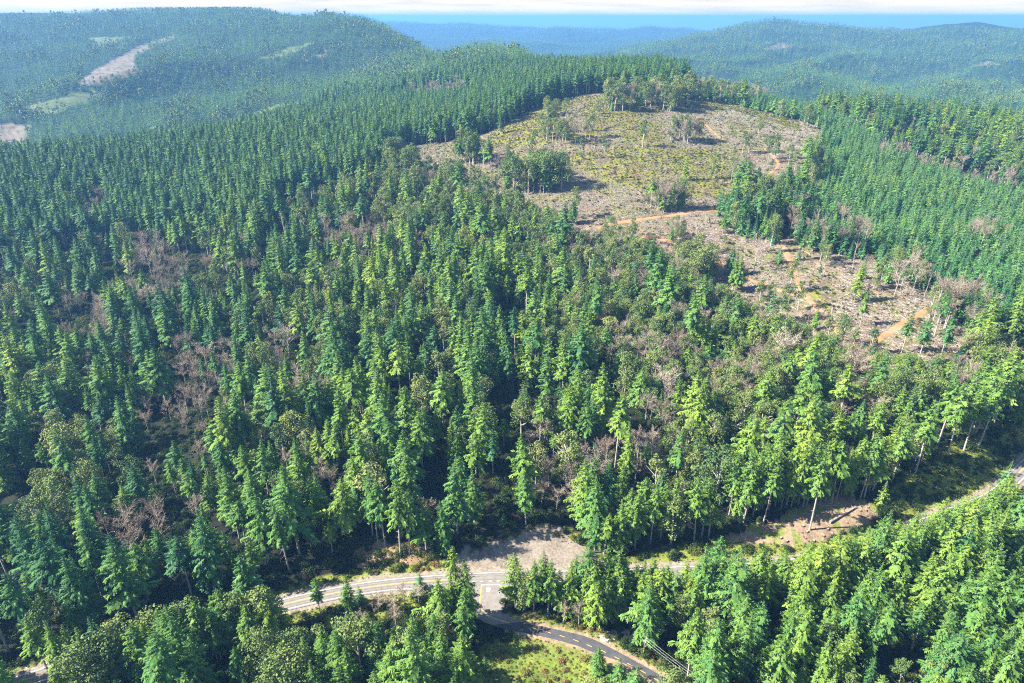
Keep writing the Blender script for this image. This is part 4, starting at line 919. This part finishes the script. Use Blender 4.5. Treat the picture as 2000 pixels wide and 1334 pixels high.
# ------------------------------------------------------------------ slash piles, logs, stumps, bushes
PILES = [(1640, 560), (1690, 592), (1562, 522), (1604, 497), (1652, 530), (1740, 560), (1768, 604), (1722, 636), (1602, 612), (1480, 480), (1440, 455), (1384, 470), (1200, 345), (1262, 302), (1122, 292), (1350, 240), (1422, 236), (1500, 256), (1542, 262), (1240, 246), (1300, 332), (1242, 390), (1090, 402), (1292, 372), (1470, 392), (900, 312), (1840, 662), (1790, 682),
         (1660, 610), (1590, 560), (1540, 540), (1340, 455), (1190, 248), (1410, 300), (1360, 320), (1720, 600), (1870, 680), (830, 300)]
while len(PILES) < 84:
    x, y = random.uniform(760, 1890), random.uniform(225, 690)
    if inpoly(np.array([x]), np.array([y]), CLEARCUT)[0] and (y > 380 or random.random() < .35): PILES.append((x, y))
pm = []
for i in range(4):
    r = np.random.default_rng(200 + i); Q = list(sticks_shape(200 + i, 70, 5.0, 1.9, 1.2, 6.0)); nq = len(Q)
    rings = []
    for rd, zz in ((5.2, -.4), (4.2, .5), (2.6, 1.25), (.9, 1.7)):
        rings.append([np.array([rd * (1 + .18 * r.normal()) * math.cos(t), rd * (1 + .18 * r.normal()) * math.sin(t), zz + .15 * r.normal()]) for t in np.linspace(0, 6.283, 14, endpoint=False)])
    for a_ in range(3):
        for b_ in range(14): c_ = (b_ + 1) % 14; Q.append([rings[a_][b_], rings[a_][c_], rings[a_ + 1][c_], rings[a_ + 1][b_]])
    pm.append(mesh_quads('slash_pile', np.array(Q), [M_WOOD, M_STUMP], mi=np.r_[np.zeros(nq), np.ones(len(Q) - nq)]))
G = np.array([ground_at(*p_) for p_ in PILES]); px_, py_, _ = proj(G)
szs = [random.uniform(.7, 1.35) for _ in PILES]
labs = place_labels(px_, py_, [('big ' if s > 1.1 else 'low ' if s < .85 else '') + 'grey heap of' for s in szs], 'logging slash')
for i, g in enumerate(G):
    o = add('slash_pile', pm[i % 4]); o.location = g; o.rotation_euler = (0, 0, random.uniform(0, 6.28)); o.scale = (szs[i], szs[i] * random.uniform(.7, 1.2), szs[i])
    tag(o, labs[i], 'slash pile', 'slash piles in the clearcut')
lm_ = []
for i in range(3):
    r = np.random.default_rng(300 + i); xs = np.linspace(-.5, .5, 6); path = np.c_[xs, r.normal(0, .006, 6), r.normal(0, .004, 6)]
    Q = tube(path, np.array([.032, .030, .027, .024, .02, .012]), 8)
    Q += [[np.array([-.5, .032 * math.cos(a_), .032 * math.sin(a_)]) for a_ in (k * 1.5708, k * 1.5708 + .5236, k * 1.5708 + 1.0472, k * 1.5708 + 1.5708)] for k in range(4)]
    Q += [[np.array([-.5, .032 * math.cos(k * 1.5708), .032 * math.sin(k * 1.5708)]) for k in range(4)]]
    for k in range(5):
        x = r.uniform(-.3, .45); a_ = r.uniform(.2, 2.9); d_ = np.array([.4, math.cos(a_), math.sin(a_)]); pp = np.array([x, 0, 0]); Q += tube([pp, pp + d_ * .05, pp + d_ * .09], [.006, .004, .001], 4)
    lm_.append(mesh_quads('log', np.array(Q), [M_WOOD]))
logs = []
ccx = [(1620, 545), (1700, 580), (1780, 640), (1480, 460), (1380, 480), (1560, 500), (1240, 320), (1350, 350), (1450, 250), (1160, 300), (1250, 380), (1520, 265), (1860, 680), (1660, 610), (1590, 600), (1740, 620), (1100, 400), (880, 300), (1390, 430), (1440, 500)]
while len(logs) < 150:
    cx, cy = random.choice(ccx); x, y = random.gauss(cx, 45), random.gauss(cy, 22)
    if inpoly(np.array([x]), np.array([y]), CLEARCUT)[0]: logs.append((x, y, random.uniform(6, 17), random.uniform(0, math.pi)))
big = [((1620, 1022), (1672, 992)), ((1592, 987), (1634, 989)), ((1700, 1000), (1722, 1012)), ((1745, 930), (1790, 965)), ((1765, 962), (1786, 990))]
G = [ground_at(x, y) for x, y, _, _ in logs]; ang = [l[3] for l in logs]; ln = [l[2] for l in logs]; th = [random.uniform(.55, 1.0) for _ in logs]
for (p_, q_), t_ in zip(big, (1.5, .9, .7, .35, .35)):
    g1, g2 = ground_at(*p_), ground_at(*q_); v = g2 - g1; L_ = float(np.hypot(v[0], v[1])); logs.append((*((np.array(p_) + q_) / 2), L_, math.atan2(v[1], v[0])))
    G.append((g1 + g2) / 2); ang.append(logs[-1][3]); ln.append(L_); th.append(t_ * 18 / L_)
G = np.array(G); px_, py_, _ = proj(G)
labs = place_labels(px_, py_, [('thick ' if t_ * l_ > 11 else 'thin ' if t_ * l_ < 6 else '') + ('long' if l_ > 13 else 'short' if l_ < 9 else 'felled') for t_, l_ in zip(th, ln)], 'grey log')
for i, g in enumerate(G):
    o = add('log', lm_[i % 3]); a_ = ang[i]; l_ = ln[i]
    dz = float(gz(g[0] + math.cos(a_) * l_ / 2, g[1] + math.sin(a_) * l_ / 2)[0] - gz(g[0] - math.cos(a_) * l_ / 2, g[1] - math.sin(a_) * l_ / 2)[0])
    o.location = (g[0], g[1], g[2] + .026 * l_ * th[i] + .05); o.rotation_euler = (random.uniform(0, 6.28), -math.atan2(dz, l_), a_); o.rotation_mode = 'XYZ'; o.scale = (l_, l_ * th[i], l_ * th[i])
    tag(o, labs[i], 'log', 'felled logs left on the ground')
sm_ = []
for i in range(3):
    r = np.random.default_rng(400 + i); k = 10; Q = []; prof_ = [(1.35, -.3), (1.05, .15), (.85, .55), (.80, 1.0)]; rings = [[np.array([(rd * (1 + .14 * r.normal())) * math.cos(t), rd * (1 + .14 * r.normal()) * math.sin(t), z + (.06 * r.normal() if z > .9 else 0)]) for t in np.linspace(0, 6.283, k, endpoint=False)] for rd, z in prof_]
    for a_ in range(3):
        for b_ in range(k): c_ = (b_ + 1) % k; Q.append([rings[a_][b_], rings[a_][c_], rings[a_ + 1][c_], rings[a_ + 1][b_]])
    nq = len(Q); top = rings[-1]
    for b_ in range(0, k, 2): Q.append([np.array([0, 0, 1.0]), top[b_], top[(b_ + 1) % k], top[(b_ + 2) % k]])
    sm_.append(mesh_quads('stump', np.array(Q), [M_STUMP, M_WOOD], mi=np.r_[np.zeros(nq), np.ones(len(Q) - nq)]))
stp = []
while len(stp) < 34:
    x, y = random.uniform(1400, 1720), random.uniform(970, 1075)
    if inpoly(np.array([x]), np.array([y]), STUMPY)[0] and all(math.hypot(x - u_, (y - v_) * 1.5) > 9 for u_, v_ in stp): stp.append((x, y))
G = np.array([ground_at(*p_) for p_ in stp]); labs = place_labels(np.array([p_[0] for p_ in stp]), np.array([p_[1] for p_ in stp]), ['low dark'] * 34, 'stump on tan soil')
for i, g in enumerate(G):
    s = random.uniform(.6, 1.1); o = add('stump', sm_[i % 3]); o.location = g; o.rotation_euler = (0, 0, random.uniform(0, 6.28)); o.scale = (s, s, s * .8); tag(o, labs[i], 'stump', 'stumps in the small felled clearing')
bm_ = [mesh_quads('bush', q, [M_BUSH], attr=v) for q, v in BUSH]
bl = []
def bushes(n_, poly, s0, s1, t0, t1):
    xs = [p_[0] for p_ in poly]; ys = [p_[1] for p_ in poly]; c = 0
    while c < n_:
        x, y = random.uniform(min(xs), max(xs)), random.uniform(min(ys), max(ys))
        if inpoly(np.array([x]), np.array([y]), poly)[0]:
            g = ground_at(x, y)
            if dist_poly(g[:1], g[1:2], main_line)[0] < 9 or dist_poly(g[:1], g[1:2], side_line)[0] < 7: c += .2; continue
            bl.append((g, random.uniform(s0, s1), random.uniform(t0, t1))); c += 1
bushes(38, BANK, 1.5, 3.4, .2, .75); bushes(10, [(800, 1095), (865, 1090), (870, 1112), (810, 1115)], 1.5, 2.5, .85, 1.0); bushes(30, [(960, 1262), (1100, 1256), (1230, 1310), (1220, 1334), (1000, 1334)], 1.2, 2.8, .5, .95); bushes(8, [(900, 1325), (960, 1270), (990, 1320)], .8, 1.6, .25, .4)
bushes(26, [(1010, 1208), (1180, 1240), (1200, 1225), (1100, 1200), (1030, 1195)], 1.5, 3.0, .55, .85); bushes(22, [(1080, 1040), (1150, 1030), (1200, 1085), (1180, 1110), (1140, 1080)], 1.3, 3.0, .4, .85); bushes(34, [(600, 1195), (700, 1170), (860, 1156), (860, 1185), (700, 1235), (600, 1235)], 1.5, 3.4, .35, .8)
bushes(26, [(1400, 1080), (1560, 1070), (1700, 1020), (1800, 1000), (1790, 1020), (1600, 1085)], 1.2, 2.6, .25, .55); bushes(14, [(1240, 1270), (1300, 1290), (1310, 1330), (1270, 1300)], 1.0, 2.2, .4, .95); bushes(12, [(900, 1060), (1000, 1030), (1060, 1025), (1000, 1050), (910, 1085)], 1.4, 3, .2, .4)
px_, py_, _ = proj(np.array([b_[0] for b_ in bl]))
labs = place_labels(px_, py_, [('large ' if s > 2.6 else 'small ' if s < 1.6 else '') + ('green' if t_ < .4 else 'olive' if t_ < .6 else 'tan' if t_ < .85 else 'rust red') for _, s, t_ in bl], 'leafy bush')
for i, (g, s, t_) in enumerate(bl):
    o = add('bush', bm_[i % 4]); o.location = g; o.rotation_euler = (0, 0, random.uniform(0, 6.28)); o.scale = (s * 1.15, s * 1.15, s * random.uniform(.7, 1.0)); o['tint'] = t_; tag(o, labs[i], 'bush', 'bushes beside the roads')

# ------------------------------------------------------------------ utility poles and wires
def tubes_obj(name, lst, m_, parent=None):
    Q = []
    for path, rd, sd in lst: Q += tube(path, rd, sd)
    return add(name, mesh_quads(name, np.array(Q), [m_]), parent)
pa_, pb_ = ground_at(1256, 1283), ground_at(1420, 1405)
dr = unit(np.array([pb_[0] - pa_[0], pb_[1] - pa_[1], 0])); pr = np.array([-dr[1], dr[0], 0]); PH = 12.5
for g, lab in ((pa_, 'weathered wooden utility pole standing beside the dark side road'), (pb_, 'second wooden utility pole further down the side road')):
    e = bpy.data.objects.new('utility_pole', None); C.objects.link(e); e.location = g; tag(e, lab, 'utility pole', 'wooden poles of the power line')
    tubes_obj('pole', [([(0, 0, -.8), (0, 0, 4), (0, 0, PH)], [.24, .2, .14], 8)], M_POLE, e)
    tubes_obj('crossarm', [([tuple(-pr * 1.5 + [0, 0, PH - .5]), (0, 0, PH - .5), tuple(pr * 1.5 + [0, 0, PH - .5])], [.12, .12, .12], 4)], M_METAL, e)
    tubes_obj('transformer', [([(.45, .1, PH - 2.4), (.45, .1, PH - 2.35), (.45, .1, PH - 1.2), (.45, .1, PH - 1.15)], [.1, .34, .34, .1], 10)], M_METAL, e)
    for k in (-1.35, 0.0, 1.35):
        q = pr * k; tubes_obj('insulator', [([tuple(q + [0, 0, PH - .4]), tuple(q + [0, 0, PH - .3]), tuple(q + [0, 0, PH - .05])], [.05, .12, .07], 6)], M_METAL, e)
for k, nm in ((-1.35, 'road side'), (0.0, 'middle'), (1.35, 'forest side')):
    a_ = pa_ + pr * k + [0, 0, PH - .03]; b_ = pb_ + pr * k + [0, 0, PH - .03]; ts = np.linspace(0, 1, 16)
    o = tubes_obj('power_line', [([tuple(a_ * (1 - t) + b_ * t - np.array([0, 0, 4 * 1.3 * t * (1 - t)])) for t in ts], [.035] * 16, 4)], M_WIRE); tag(o, f'thin {nm} wire strung between the wooden utility poles', 'wire', 'power line wires')

# ------------------------------------------------------------------ haze, sky, sun, camera
HZ = float(max(GZ.max() + 34, CAMZ + 30)); print('haze top', HZ); HB = 210000
bz = SEA_Z - 60
bz = min(bz, float(GZ.min())) - 2
hv = [(x, y, z) for z in (bz, HZ) for x, y in ((-HB, -HB), (HB, -HB), (HB, HB), (-HB, HB))]
hf = [(0, 3, 2, 1), (4, 5, 6, 7), (0, 1, 5, 4), (1, 2, 6, 5), (2, 3, 7, 6), (3, 0, 4, 7)]
m_, nt, N, L = mat('haze_air'); pv = N('ShaderNodeVolumePrincipled'); HAZE_D = 0.8e-4
pv.inputs['Density'].default_value = HAZE_D; pv.inputs['Color'].default_value = (.16, .40, .84, 1); pv.inputs['Anisotropy'].default_value = .1
o_ = N('ShaderNodeOutputMaterial'); L(pv.outputs[0], o_.inputs['Volume'])
tag(add('haze', mesh_pf('haze', hv, hf, [m_])), 'pale blue haze filling the air over the valleys', 'haze', kind='stuff')

w = bpy.data.worlds.new('World'); sc.world = w; w.use_nodes = True; nt = w.node_tree; nt.nodes.clear(); N, L = nt.nodes.new, nt.links.new
geo = N('ShaderNodeTexCoord'); sx = N('ShaderNodeSeparateXYZ'); L(geo.outputs['Generated'], sx.inputs[0])
mxz = N('ShaderNodeMath'); mxz.operation = 'MAXIMUM'; mxz.inputs[1].default_value = .012; L(sx.outputs[2], mxz.inputs[0])
cb_ = N('ShaderNodeCombineXYZ'); L(sx.outputs[0], cb_.inputs[0]); L(sx.outputs[1], cb_.inputs[1]); L(mxz.outputs[0], cb_.inputs[2])
sky = N('ShaderNodeTexSky'); sky.sky_type = 'NISHITA'; sky.sun_disc = False; sky.sun_elevation = SUN_EL; sky.sun_rotation = SUN_AZ; sky.altitude = 300; sky.air_density = 1.1; sky.dust_density = .6; sky.ozone_density = 1.5
L(cb_.outputs[0], sky.inputs['Vector'])
mp = N('ShaderNodeMapping'); mp.inputs['Scale'].default_value = (9, 9, 160); L(geo.outputs['Generated'], mp.inputs[0])
no = N('ShaderNodeTexNoise'); no.inputs['Scale'].default_value = 1.0; no.inputs['Detail'].default_value = 6; L(mp.outputs[0], no.inputs['Vector'])
cr = N('ShaderNodeValToRGB'); ramp(cr, [(.30, (3.5, 3.2, 2.7)), (.6, (4.9, 4.3, 3.3))]); L(no.outputs['Fac'], cr.inputs[0])
fr_ = N('ShaderNodeMapRange'); fr_.interpolation_type = 'SMOOTHSTEP'; fr_.inputs[1].default_value = .04; fr_.inputs[2].default_value = .22; fr_.inputs[3].default_value = .92; fr_.inputs[4].default_value = 0; L(sx.outputs[2], fr_.inputs[0])
mx = N('ShaderNodeMixRGB'); L(fr_.outputs[0], mx.inputs[0]); L(sky.outputs[0], mx.inputs[1]); L(cr.outputs[0], mx.inputs[2])
bg = N('ShaderNodeBackground'); bg.inputs['Strength'].default_value = .065; L(mx.outputs[0], bg.inputs['Color']); wo = N('ShaderNodeOutputWorld'); L(bg.outputs[0], wo.inputs['Surface'])

sl = bpy.data.lights.new('sun', 'SUN'); sl.energy = 5.0; sl.angle = math.radians(.5); sl.color = (1.0, .93, .80)
so = bpy.data.objects.new('sun', sl); C.objects.link(so)
from mathutils import Vector
so.rotation_euler = Vector(tuple(-SUN)).to_track_quat('-Z', 'Y').to_euler()

cd = bpy.data.cameras.new('camera'); cam = bpy.data.objects.new('camera', cd); C.objects.link(cam)
cam.location = (0, 0, CAMZ); cam.rotation_euler = (math.pi / 2 - PITCH, 0, 0); cd.sensor_width = 36; cd.lens = 36 * F / 2000; cd.clip_start = 1; cd.clip_end = 500000
sc.camera = cam
sc.view_settings.view_transform = 'Standard'; sc.view_settings.look = 'None'; sc.view_settings.gamma = 1; sc.view_settings.exposure = 2.05
sc.render.engine = 'CYCLES'
sc.render.filter_size = 1.1
cy = sc.cycles; cy.filter_width = 1.1; cy.max_bounces = 5; cy.diffuse_bounces = 2; cy.glossy_bounces = 1; cy.transmission_bounces = 2; cy.volume_bounces = 0; cy.transparent_max_bounces = 4; cy.use_denoising = False; cy.use_adaptive_sampling = True
